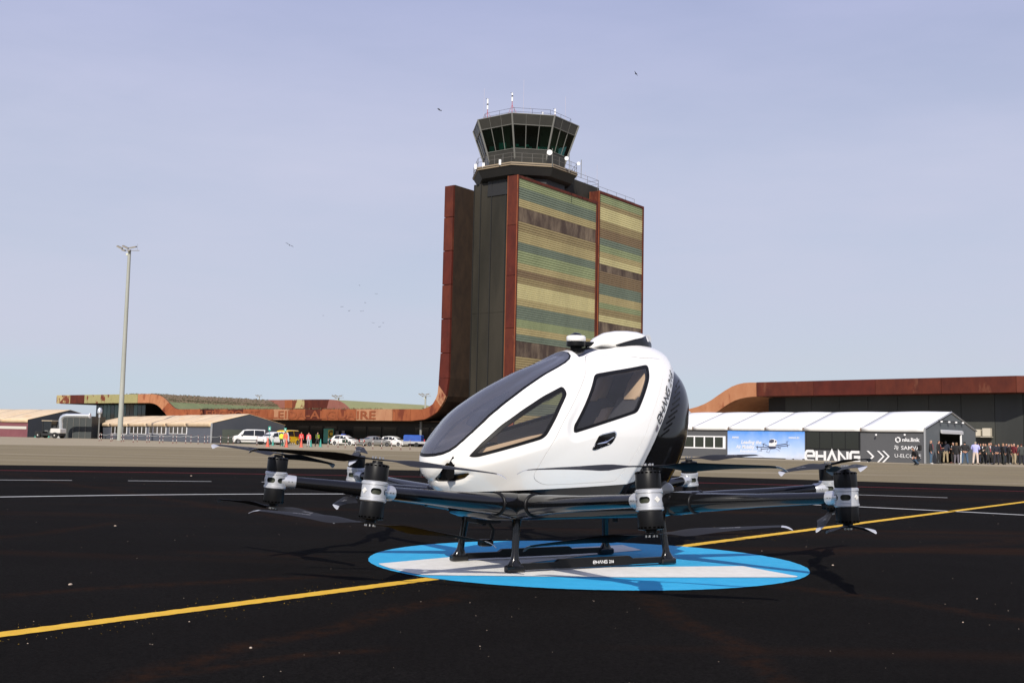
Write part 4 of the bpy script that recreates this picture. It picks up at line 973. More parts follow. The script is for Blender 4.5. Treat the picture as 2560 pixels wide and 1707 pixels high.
def sdf(poly, X, Y):
    P = np.asarray(poly, float); Q2 = np.roll(P, -1, 0); d = np.full(X.shape, 1e9); s = np.zeros(X.shape, bool)
    for (ax, ay), (bx, by) in zip(P, Q2):
        ex, ey = bx-ax, by-ay; wx, wy = X-ax, Y-ay; t = np.clip((wx*ex+wy*ey)/(ex*ex+ey*ey+1e-12), 0, 1)
        d = np.minimum(d, np.hypot(wx-ex*t, wy-ey*t))
        c = ((ay > Y) != (by > Y)) & (X < (bx-ax)*(Y-ay)/(by-ay+1e-12)+ax); s ^= c
    return np.where(s, -d, d)
P_DOORWIN = round_poly([(0.0,1.725),(-.675,1.85),(-.62,1.72),(-.36,1.378),(.365,1.172),(.36,1.24)], .045)
P_FRONTWIN = round_poly([(.365,1.60),(.352,1.53),(.455,1.40),(.645,1.125),(1.20,.952),(1.262,.957),(1.15,1.10),(1.0,1.235),(.80,1.372),(.58,1.50)], .05)
P_DOOR = round_poly([(-.03,1.90),(.11,1.70),(.275,1.507),(.472,1.266),(.635,.99),(.715,.79),(.60,.729),(.269,.742),(-.15,.762),(-.24,.90),(-.364,1.084),(-.519,1.351),(-.65,1.546),(-.80,1.74),(-.90,1.90)], .07)
P_VENT = round_poly([(1.385,.915),(1.352,.87),(1.352,.80),(1.215,.825),(1.25,.765),(1.32,.735),(1.40,.725),(1.42,.76),(1.405,.87)], .02)
P_HANDLE = round_poly([(.165,1.045),(.11,1.145),(.08,1.16),(-.05,1.19),(-.066,1.17),(-.035,1.125),(-.015,1.105),(.135,1.048)], .02)
wl = [(-.245,0),(-.243,.13),(-.236,.205),(-.22,.255),(-.195,.29),(-.15,.323),(-.09,.351),(0,.374),(.126,.384),(.36,.372),(.712,.341),(1.173,.306),(1.449,.279),(1.60,.248),(1.70,.20),(1.76,.12),(1.775,0)]
P_SHIELD = np.array([(a, b) for a, b in wl] + [(a, -b) for a, b in wl[::-1][1:-1]])
rl = [(1.87,0),(1.85,.10),(1.795,.250),(1.9,.245),(2.09,.205),(2.29,.165),(2.57,.125),(2.8,.09),(2.95,0)]
P_ROOF = np.array(rl + [(a, -b) for a, b in rl[::-1][1:-1]])
CREASE = np.array([(-1.05,2.3),(-1.04,2.03),(-1.03,1.93),(-.99,1.84),(-.88,1.73),(-.745,1.56),(-.60,1.35),(-.48,1.16),(-.40,1.0),(-.33,.86),(-.27,.74),(-.22,.6),(-.1,.2)])
EDGE = np.array([(-1.40,2.2),(-1.32,2.02),(-1.22,1.93),(-1.13,1.85),(-1.04,1.762),(-.905,1.60),(-.785,1.43),(-.63,1.214),(-.50,.98),(-.405,.745),(-.34,.55),(-.2,.1)])
def behind(line, X, Z):     # signed distance: positive = ahead of the line (towards the nose)
    xl = np.interp(Z, line[::-1,1], line[::-1,0]); return (X - xl)*.8
zb_of = lambda x: .722 - .05*x
def fields(x, y, z, th):
    thn = (th + math.pi/2) % (2*math.pi) - math.pi/2      # -90..270 deg, 0 at the nose
    q = thn*1.2
    return dict(dw=sdf(P_DOORWIN, x, z), fw=sdf(P_FRONTWIN, x, z), door=sdf(P_DOOR, x, z), vent=sdf(P_VENT, x, z), han=sdf(P_HANDLE, x, z),
                ws=sdf(P_SHIELD, q, y), rf=sdf(P_ROOF, q, y), cr=behind(CREASE, x, z), ed=behind(EDGE, x, z), zb=z - zb_of(x), zlow=z-.575)
def sstep(a, b, v): t = np.clip((v-a)/(b-a), 0, 1); return t*t*(3-2*t)
NR, NT = 96, 420
rho = np.sin(np.linspace(0, math.pi/2, NR)); th = np.linspace(0, 2*math.pi, NT+1)[:-1]
RR, TT = np.meshgrid(rho, th, indexing='ij')
xx, yy, zz = base_xyz(RR.ravel(), TT.ravel())
thv = TT.ravel(); V = np.stack([xx, yy, zz], 1)
def idx(i, j): return i*NT + (j % NT)
T_ = []
for i in range(NR-1):
    j = np.arange(NT); a = i*NT+j; b = i*NT+(j+1) % NT; c = (i+1)*NT+(j+1) % NT; d = (i+1)*NT+j
    if i > 0: T_.append(np.stack([a, b, c], 1))
    T_.append(np.stack([a, c, d], 1))
T_ = np.concatenate(T_)
def vnormals(V, T_):
    n = np.zeros_like(V); fn = np.cross(V[T_[:,1]]-V[T_[:,0]], V[T_[:,2]]-V[T_[:,0]])
    for k in range(3): np.add.at(n, T_[:,k], fn)
    l = np.linalg.norm(n, axis=1, keepdims=True); return n/np.maximum(l, 1e-12)
NV = vnormals(V, T_)
flip = NV[(V[:,1] > .3).nonzero()[0][0]][1] < 0
if flip: T_ = T_[:, ::-1]; NV = -NV
NV[RR.ravel() > .9999, 1] = 0; NV /= np.linalg.norm(NV, axis=1, keepdims=True)
NV[:NT] = (0,1,0)
F = fields(V[:,0], V[:,1], V[:,2], thv)
# relief: mouldings round the windows, step behind the crease, slight tuck of the windshield
d = np.zeros(len(V)); 
d -= .020*(1 - sstep(.015, .085, np.maximum(F['fw'], 0)))
d -= .022*(1 - sstep(.015, .09, np.maximum(F['dw'], 0)))
d -= .018*(1 - sstep(-.01, .02, F['vent'])) + .0
d -= .034*sstep(0, .16, -F['ws'])
STEP = lambda bk: np.minimum(bk, .11)*.32*sstep(0, .04, bk)*(1-.85*sstep(.13, .40, bk))
bk = np.maximum(-F['cr'], 0); d -= STEP(bk)
side_ok = sstep(-.02, .0, F['ws']); 
V2 = V + NV*d[:,None]
NV2 = vnormals(V2, T_); NV2[RR.ravel() > .9999, 1] = 0; NV2 /= np.linalg.norm(NV2, axis=1, keepdims=True); NV2[:NT] = NV[:NT]
def shell(V, N, Tt, off=0.):
    P = V + N*off; return P, N, Tt
ATT = np.stack([F[k] for k in ('dw','fw','door','vent','han','ws','rf','cr','ed','zb','zlow')], 1); AI = {k: i for i, k in enumerate(('dw','fw','door','vent','han','ws','rf','cr','ed','zb','zlow'))}
def cut(M, phi):
    """split (V, N, A, T) where phi crosses 0 -> (part with phi<0, part with phi>=0)"""
    V, N_, A, Tt = M; s = phi < 0; c = s[Tt].sum(1)
    tin, tout = [Tt[c == 3]], [Tt[c == 0]]; nv = len(V); newv = {}; nV, nN, nA = [], [], []
    def cp(a, b):
        nonlocal nv
        k = (a, b) if a < b else (b, a)
        if k in newv: return newv[k]
        t = phi[k[0]]/(phi[k[0]]-phi[k[1]]); nV.append(V[k[0]]*(1-t)+V[k[1]]*t); n = N_[k[0]]*(1-t)+N_[k[1]]*t; nN.append(n/np.linalg.norm(n)); nA.append(A[k[0]]*(1-t)+A[k[1]]*t)
        newv[k] = nv; nv += 1; return nv-1
    I, O = [], []
    for tri in Tt[(c == 1) | (c == 2)].tolist():
        si = [bool(s[q]) for q in tri]; one = 1 if sum(si) == 1 else 0
        k = si.index(bool(one)); a, b, d_ = tri[k], tri[(k+1) % 3], tri[(k+2) % 3]; p, q = cp(a, b), cp(a, d_)
        (I if one else O).append((a, p, q)); (O if one else I).extend([(p, b, d_), (p, d_, q)])
    if nV: V = np.vstack([V, nV]); N_ = np.vstack([N_, nN]); A = np.vstack([A, nA])
    f = lambda L, X: np.concatenate([L[0], np.array(X, int).reshape(-1,3)])
    return (V, N_, A, f(tin, I)), (V, N_, A, f(tout, O))
def sel(M, key, off=0., sign=1):
    """keep the part where sign*(field - off) < 0"""
    phi = sign*(M[2][:,AI[key]] - off); return cut(M, phi)[0]
def mirror(M):
    V, N_, A, Tt = M; return V*[1,-1,1], N_*[1,-1,1], A, Tt[:, ::-1]
def join(*Ms):
    o = 0; Vs, Ns, As, Ts = [], [], [], []
    for V, N_, A, Tt in Ms: Vs.append(V); Ns.append(N_); As.append(A); Ts.append(Tt+o); o += len(V)
    return np.vstack(Vs), np.vstack(Ns), np.vstack(As), np.vstack(Ts)
def emit(name, M, m_, par=None, off=0., rim=0., label=None):
    V, N_, A, Tt = M
    used = np.unique(Tt); mp_ = -np.ones(len(V), int); mp_[used] = np.arange(len(used)); V = V[used] + N_[used]*off; N_ = N_[used]; Tt = mp_[Tt]
    if rim:      # fold the open edges inwards so that the shell shows its thickness
        e = {}
        for t in Tt.tolist():
            for a, b in ((t[0],t[1]),(t[1],t[2]),(t[2],t[0])): e[(a,b)] = 1
        be = [(a, b) for a, b in e if (b, a) not in e]; be = [(a, b) for a, b in be if abs(V[a][1]) > 1e-4 or abs(V[b][1]) > 1e-4]
        bv = sorted({q for p in be for q in p}); m2_ = {q: len(V)+len(bv)*0+i for i, q in enumerate(bv)}
        Vr = V[bv] - N_[bv]*rim; V0 = len(V); 
        # duplicate edge vertices so that the rim shades on its own
        V = np.vstack([V, V[bv], Vr]); k1 = {q: V0+i for i, q in enumerate(bv)}; k2 = {q: V0+len(bv)+i for i, q in enumerate(bv)}
        rt = [(k1[b], k1[a], k2[a]) for a, b in be] + [(k1[b], k2[a], k2[b]) for a, b in be]
        fn = np.zeros((2*len(bv), 3))
        for t in rt:
            nrm = np.cross(V[t[1]]-V[t[0]], V[t[2]]-V[t[0]])
            for q in t: fn[q-V0] += nrm
        fn /= np.maximum(np.linalg.norm(fn, axis=1, keepdims=True), 1e-12)
        N_ = np.vstack([N_, fn]); Tt = np.vstack([Tt, np.array(rt)])
    me = bpy.data.meshes.new(name); me.from_pydata(V.tolist(), [], Tt.tolist()); me.materials.append(m_)
    me.polygons.foreach_set('use_smooth', [True]*len(me.polygons))
    try: me.normals_split_custom_set_from_vertices(N_.tolist())
    except Exception as ex: print('normals', ex)
    return link(name, me, par or drone)
# surface point for decals
def surf_y(x, z, eps=.004, disp=True):
    t_ = math.atan2(z-1.25, x); r = float(Rth(np.array([t_]))[0]); rh = min(math.hypot(x, z-1.25)/r, 1)
    y = float(Bw(np.array([x]), np.array([z]))[0])*math.sqrt(max(0, 1-rh**2.5))
    return y
def surf_n(x, z):
    h = 1e-3; gx = (surf_y(x+h, z)-surf_y(x-h, z))/(2*h); gz = (surf_y(x, z+h)-surf_y(x, z-h))/(2*h); n = np.array([-gx, 1, -gz]); return n/np.linalg.norm(n)
def sp(x, z, off):
    y = surf_y(x, z); n = surf_n(x, z)
    bk = max(-float(behind(CREASE, np.array([x]), np.array([z]))[0]), 0); dd = -float(STEP(np.array([bk]))[0])
    return np.array([x, y, z]) + n*(dd + off)
BODY = (V2, NV2, ATT, T_)
up = sel(BODY, 'zb', 0, -1)                       # above the white lower edge
low = sel(sel(BODY, 'zb', 0, 1), 'zlow', 0, -1)   # black belly between
front = sel(up, 'ed', 0, -1)
rear = sel(up, 'ed', 0, 1)
sh = sel(front, 'ws', 0, -1)
shield = sel(front, 'ws', 0, 1)
sh_r = sel(sh, 'rf', 0, -1); roofp = sel(sh, 'rf', 0, 1)
GAPW = .0017
skin = sel(sel(sel(sh_r, 'fw', 0, -1), 'dw', 0, -1), 'vent', 0, -1)
doorM = sel(skin, 'door', -GAPW, 1); skin = sel(skin, 'door', GAPW, -1)
emit('fuselage_shell', join(skin, mirror(skin)), WHITE, rim=.03)
for mir in (0, 1):
    f = (lambda M: mirror(M)) if mir else (lambda M: M)
    dr = emit('door', f(doorM), WHITE, rim=.02)
    w_ = sel(sh_r, 'dw', 0, 1)
    fr = emit('door_window_frame', f(sel(w_, 'dw', -.028, -1)), FRAMEB, dr, rim=.03)
    emit('door_window_glass', f(sel(w_, 'dw', -.028, 1)), GLS, dr, off=-.004)
    sgn = -1 if mir else 1
    for nm_, pl_, off_, m9 in (('handle_surround', round_poly([(.185,1.035),(.118,1.158),(.082,1.176),(-.062,1.206),(-.085,1.178),(-.045,1.115),(-.018,1.088),(.145,1.032)], .03), .0035, CHROME), ('handle_recess', round_poly([(.168,1.044),(.108,1.152),(.082,1.166),(-.056,1.194),(-.070,1.174),(-.035,1.112),(-.012,1.095),(.14,1.044)], .025), .0050, BLACKG),
                              ('door_handle', round_poly([(.168,1.046),(.135,1.090),(.02,1.118),(-.035,1.150),(-.052,1.150),(-.015,1.100),(.01,1.084),(.145,1.044)], .018), .0085, CHROME)):
        c9 = pl_.mean(0); mb = MB(); rg = [[sp(*(c9 + (q-c9)*k), off_ + (.006*(1-k) if nm_ == 'door_handle' else 0))*[1,sgn,1] for q in pl_] for k in (1., .5, .05)]
        mb.loft(rg, False); 
        nn = np.cross(np.array(mb.v[mb.f[0][1]])-np.array(mb.v[mb.f[0][0]]), np.array(mb.v[mb.f[0][2]])-np.array(mb.v[mb.f[0][0]]))
        if nn[1]*sgn < 0: mb.f = [f9[::-1] for f9 in mb.f]
        dpart(nm_, mb, m9, 60, dr)
    w_ = sel(sh_r, 'fw', 0, 1)
    fr = emit('side_window_frame', f(sel(w_, 'fw', -.030, -1)), FRAMEB, rim=.03)
    emit('side_window_glass', f(sel(w_, 'fw', -.030, 1)), GLS, fr, off=-.004)
    emit('nose_vent', f(sel(sh_r, 'vent', 0, 1)), BLACKG, off=-.02)
    mb = MB().add([(1.352,sgn*.286,.965),(1.340,sgn*.296,.93),(1.338,sgn*.285,.78),(1.372,sgn*.245,.76),(1.392,sgn*.232,.80),(1.372,sgn*.262,.91)], [(0,1,2),(0,2,5),(2,3,5),(3,4,5)] if mir else [(2,1,0),(5,2,0),(5,3,2),(5,4,3)]); dpart('vent_fin', mb, BLACKG)
ws_f = sel(shield, 'ws', -.022, -1); ws_g = sel(shield, 'ws', -.022, 1)
wfr = emit('windshield_frame', join(ws_f, mirror(ws_f)), FRAMEB, off=-.001, rim=.02)
emit('windshield_glass', join(ws_g, mirror(ws_g)), GLW, wfr, off=-.001)
emit('roof_panel', join(roofp, mirror(roofp)), BLACKG, off=-.002, rim=.01)
# inner lining (closes the seams, seen through the glass)
lin = sel(sel(sel(front, 'ws', .02, -1), 'fw', .005, -1), 'dw', .005, -1)
lv, ln, la, lt = join(lin, mirror(lin)); emit('cabin_lining', (lv, ln, la, lt), LINING, off=-.035)
emit('rear_cover', join(rear, mirror(rear)), BLACKG, off=-.018)
emit('belly', join(low, mirror(low)), BLACKG, off=-.014)
mb = MB(); ring = [(x, y) for x, y in [(1.30,.0),(1.2,.24),(.95,.42),(.5,.50),(0,.53),(-.5,.52),(-1.0,.42),(-1.35,.2),(-1.42,0)]]; ring = ring + [(x, -y) for x, y in ring[::-1][1:-1]]
mb.loft([[(x*.97, y*.97, .58) for x, y in ring], [(x*.96, y*.96, .60) for x, y in ring]], True); dpart('belly_plate', mb, BLACKS)
ta, tb = np.array([-.655,1.292]), np.array([-1.005,1.775])
def edge_path(t):            # text baseline follows the rear edge of the shell
    z = lerp(1.275, 1.80, t); x = float(np.interp(z, EDGE[::-1,1], EDGE[::-1,0])) + .030; return np.array([x, z])
def epos(s_, h):
    p = edge_path(s_); q = edge_path(min(s_+.01,1.1)); d_ = (q-p)/np.linalg.norm(q-p); n_ = np.array([-d_[1], d_[0]])
    n_ = n_ if n_[0] > 0 else -n_; return p + n_*h
def dense_quad(q, n=3):
    a, b, c, d_ = [np.array(p) for p in q]; return [(lerp(lerp(a,b,i/n), lerp(d_,c,i/n), 0), lerp(a,b,(i+1)/n), lerp(d_,c,(i+1)/n), lerp(d_,c,i/n)) for i in range(n)]
for mir in (1, -1):
    mb = MB(); qs, wdt = logo_quads('eHANG', w=.19)
    for q in qs:
        for q2 in dense_quad(q):
            pts = [sp(*epos(p[0]/wdt*.60, p[1]*.082+.002), .004)*[1,mir,1] for p in q2]; mb.add(pts, [(3,2,1,0) if mir > 0 else (0,1,2,3)])
    fv, ff, fw_ = font_mesh('216', 1, 0, .012, .1, 3)
    pts = [sp(*epos(.665 + v[0]/fw_*.25, v[1]*.112+.002), .004)*[1,mir,1] for v in fv]; mb.add(pts, [f if mir > 0 else f[::-1] for f in ff])
    dpart('name_lettering', mb, LETD, 180)
    p0, p1 = epos(-.135, .004), epos(-.055, .004); p2, p3 = epos(-.055, .05), epos(-.135, .05)
    mb = MB().add([sp(*p, .004)*[1,mir,1] for p in (p0,p1,p2,p3)], [(3,2,1,0)]); dpart('square_decal', mb, mat('decal_mauve', (.22,.19,.21), .5), 180)
# louvres on the rear cover
for k in range(9):
    z = 1.70 - k*.062; xe = float(np.interp(z, EDGE[::-1,1], EDGE[::-1,0]))
    for mir in (1,-1):
        mb = MB(); x0, x1 = xe-.07, xe-.07-.15*(1-.25*abs(k-4)/5)
        pts = []
        for x, zz_ in ((x0, z-.035), (x1, z+.03)):
            for dz, of in ((-.012,-.035),(-.012,-.0165),(.006,-.012),(.012,-.035)):
                p_ = sp(x, zz_+dz, of)*[1,mir,1]; pts.append(tuple(p_))
        mb.loft([pts[:4], pts[4:]], True); dpart('louvre', mb, BLACKS)
# roof fairing with dark rear cheeks, lidar
fz0 = 2.00
prof = [(-.21,.0,.0),(-.26,.06,.030),(-.33,.095,.065),(-.43,.125,.105),(-.55,.140,.130),(-.68,.142,.140),(-.80,.13,.138),(-.88,.112,.125),(-.92,.09,.10),(-.935,.075,.06)]
rings = []
for x, hw, h in prof:
    zz_ = fz0 + (-.02 if x > -.3 else 0)
    rings.append([(x, max(hw,.01)*math.cos(a), zz_ + max(h,.01)*(abs(math.sin(a))**.7 if math.sin(a) > 0 else -.75*abs(math.sin(a)))+.035*min(1,(h/.1))) for a in np.linspace(0, 2*math.pi, 25)[:-1]])
mb = MB().loft(rings, True); dpart('roof_fairing', mb, WHITE, 60)
for mir in (1, -1):
    mb = MB(); o_ = []
    for x, hw, h, zl, zh in ((-.46,.132,.115,.008,.018),(-.56,.142,.131,.008,.052),(-.68,.145,.141,.008,.086),(-.78,.135,.139,.008,.108),(-.86,.118,.13,.008,.135),(-.92,.094,.10,.008,.135),(-.942,.078,.08,.008,.10)):
        def yy_(zr): 
            s_ = min(max((zr-.035*min(1,h/.1))/h, 0), 1)**(1/.7); return hw*math.sqrt(max(0, 1-s_*s_))
        o_.append([(x, mir*(yy_(zl)+.008), fz0+zl), (x, mir*(yy_((zl+zh)/2)+.009), fz0+(zl+zh)/2), (x, mir*(yy_(zh)+.008), fz0+zh)])
    mb.loft(o_, False, closed=False); 
    if mir < 0: mb.f = [f[::-1] for f in mb.f]
    dpart('fairing_cheek', mb, BLACKG, 60)
mb = MB().obox((-.945,0,fz0+.10), (.012,0,.02), (0,.06,0), (0,0,.035)); dpart('tail_lamp', mb, mat('lamp_clear', (.5,.52,.55), .1))
lid = dpart('lidar_sensor', MB().lathe([(.086,0),(.090,.008),(.090,.042),(.082,.052),(.001,.053)], 32, (-.10,0,2.035)), WHITE, 40)
dpart('lidar_base', MB().lathe([(.045,-.06),(.055,-.02),(.088,-.012),(.090,0),(.090,.033),(.001,.034)], 32, (-.10,0,2.001)), BLACKS, 40, lid)
dpart('lidar_cap', MB().lathe([(.06,0),(.052,.012),(.035,.022),(.02,.028),(.001,.029)], 24, (-.10,0,2.088)), BLACKG, 40, lid)
dpart('lidar_bracket', MB().cbox((-.32,-.045,1.995), (-.16,.045,2.04), .008), BLACKS, 30, lid)
dpart('lidar_stem', MB().lathe([(.075,0),(.06,.03),(.04,.06),(.001,.06)], 20, (-.10,0,1.905)), BLACKG, 40, lid)
# --- cabin
dpart('cabin_floor', MB().add([(x*.86, y*.9, .80) for x, y in ring], [tuple(range(len(ring)))]), mat('cabin_carpet', (.16,.16,.17), .9))
def seat(y0):
    s = dpart('seat', MB().cbox((-.62,y0-.235,.80), (-.02,y0+.235,1.10), .04), DARKFAB, 30)
    bk_ = [(-.52,1.05),(-.45,1.30),(-.55,1.52),(-.63,1.62)]
    def slabp(path, w, t, m_, nm, off=0.):
        rg = []
        for i, (x, z) in enumerate(path):
            a = np.array(path[min(i+1,len(path)-1)]) - np.array(path[max(i-1,0)]); a = a/np.linalg.norm(a); n_ = np.array([a[1], -a[0]])
            c = np.array([x, z]) + n_*off; ww = w if not hasattr(w, '__len__') else w[i]; rr_ = []
            for sx, sy in ((-1,-.7),(-.9,-1),(.9,-1),(1,-.7),(1,.7),(.9,1),(-.9,1),(-1,.7)):
                q = c + n_*t/2*sy; rr_.append((q[0], y0+ww/2*sx, q[1]))
            rg.append(rr_)
        mb = MB().loft(rg, True); dpart(nm, mb, m_, 60, s)
    slabp([(-.40,1.06),(-.50,1.30),(-.60,1.50)], (.46,.48,.42), .12, DARKFAB, 'backrest')
    
    slabp([(-.575,1.475),(-.60,1.52),(-.65,1.63),(-.71,1.74),(-.74,1.79)], (.16,.225,.235,.20,.13), .09, LEATHER, 'headrest', .02)
    mb = MB().cbox((-.60,y0-.10,1.10), (-.04,y0+.10,1.125), .01); dpart('cushion_stripe', mb, LEATHER, 30, s)
seat(.27); seat(-.33)
dpart('centre_armrest', MB().loft([[(-.50,-.13,1.42),(-.50,.0,1.42),(-.56,.0,1.44),(-.56,-.13,1.44)],[(-.30,-.14,1.08),(-.30,.02,1.08),(-.40,.02,1.08),(-.40,-.14,1.08)]], True), LEATHER, 30)
mb = MB(); rg = []
for z_ in (.80,.95,1.1,1.25,1.4,1.55,1.68,1.78,1.86):
    xb = -.62 - .20*max(0, (z_-1.1)/.76)**1.2; xs_ = max(surf_y(xb, z_) - .085, .05); xs2 = max(surf_y(xb-.03, z_) - .085, .05); rg.append([(xb,-xs_,z_),(xb,xs_,z_),(xb-.03,xs2,z_),(xb-.03,-xs2,z_)])
mb.loft(rg, True); dpart('rear_bulkhead', mb, mat('bulkhead_navy', (.02,.024,.035), .6), 30)
mb = MB().loft([[(1.22,-.30,.84),(1.22,.30,.84),(1.20,.30,.88),(1.20,-.30,.88)],[(1.0,-.38,.82),(1.0,.38,.82),(.98,.38,.93),(.98,-.38,.93)],[(.84,-.38,.82),(.84,.38,.82),(.86,.38,.95),(.86,-.38,.95)]], True); dash = dpart('dashboard', mb, mat('dash_grey', (.30,.30,.31), .6), 30)
mb = MB().cbox((.84,-.18,.94), (.87,.18,1.08), .01); dpart('display', mb, BLACKG, 30, dash)
for s_ in (-1, 1):
    mb = MB().loft([[(1.20,s_*.32,.93),(1.20,s_*.22,.93),(1.20,s_*.22,.99),(1.20,s_*.33,1.00)],[(1.0,s_*.44,.97),(1.0,s_*.32,.97),(1.0,s_*.32,1.05),(1.0,s_*.45,1.07)],[(.75,s_*.53,1.0),(.75,s_*.40,1.0),(.75,s_*.40,1.10),(.75,s_*.53,1.14)],[(.45,s_*.58,1.0),(.45,s_*.47,1.0),(.45,s_*.47,1.14),(.45,s_*.58,1.20)]], True); dpart('side_ledge', mb, LEATHER, 40)
# --- chassis
tray = [(1.06,.30),(.98,.44),(.6,.47),(-.6,.47),(-.95,.44),(-1.04,.28)]; tray = tray + [(x, -y) for x, y in tray[::-1]]
mb = MB().loft([[(x*.93, y*.86, .425) for x, y in tray], [(x*.985, y*.97, .45) for x, y in tray], [(x, y, .50) for x, y in tray], [(x*.99, y*.98, .59) for x, y in tray], [(x*.9, y*.88, .61) for x, y in tray]], True); dpart('chassis_tray', mb, BLACKG, 50)
HUBS = {(1,1): (.85,.53), (1,-1): (.85,-.53), (-1,1): (-.85,.53), (-1,-1): (-.85,-.53)}
HZ, MZ, MRAD = .555, .711, 2.606
MANG = {(1,1): (22.5, 67.5), (1,-1): (-22.5, -67.5), (-1,1): (157.5, 112.5), (-1,-1): (-157.5, -112.5)}
def zrot(a): return np.array([math.cos(a), math.sin(a), 0])
for (sx, sy), (hx, hy) in HUBS.items():
    h = np.array([hx, hy, HZ])
    mb = MB().lathe([(.02,-.104),(.08,-.10),(.100,-.07),(.105,0),(.100,.06),(.078,.090),(.02,.102)], 28, tuple(h)); hb = dpart('arm_hub', mb, BLACKG, 60)
    mb = MB().loft([[(hx-sx*.30, hy-sy*.26-sy*.0, .47),(hx+sx*.02, hy-sy*.02, .47),(hx+sx*.02, hy-sy*.02, .62),(hx-sx*.30, hy-sy*.26, .60)],[(hx-sx*.32, hy-sy*.02, .47),(hx+sx*.0, hy+sy*.02, .47),(hx+sx*.0, hy+sy*.02, .62),(hx-sx*.32, hy-sy*.02, .60)]], True); dpart('hub_bracket', mb, BLACKG, 40, hb)
    for md in MANG[(sx, sy)]:
        a = R(md); mp0 = np.array([MRAD*math.cos(a), MRAD*math.sin(a), MZ]); dv = mp0 - h; Ld = np.linalg.norm(dv); dv = dv/Ld
        P = lambda t: h + dv*t
        mb = MB().tube([P(.0), P(.10), P(.27)], [.106,.104,.094], 24); dpart('hub_socket', mb, BLACKG, 60, hb)
        mb = MB().tube([P(.262), P(.266), P(.280), P(.285)], [.094,.0985,.0985,.090], 24); dpart('hub_collar', mb, BLACKS, 60, hb)
        tt = [.275,.38,.5,.7,1.0,Ld-.13]; mb = MB().tube([P(t) for t in tt], [.085,.082,.079,.070,.058,.046], 24); arm = dpart('arm', mb, BLACKG, 60)
        mb = MB().tube([P(Ld-.175), P(Ld-.165), P(Ld-.05)], [.052,.056,.060], 24); dpart('arm_collar', mb, SILVER, 60, arm)
        for q in (-1, 1):
            c = P(Ld-.125+q*.014); sd_ = np.cross(dv, [0,0,1]); sd_ /= np.linalg.norm(sd_)
            for s2 in (-1, 1): mb = MB().sphere(tuple(c + sd_*s2*.0565), .005, 6); dpart('collar_screw', mb, STEELB, 60, arm)
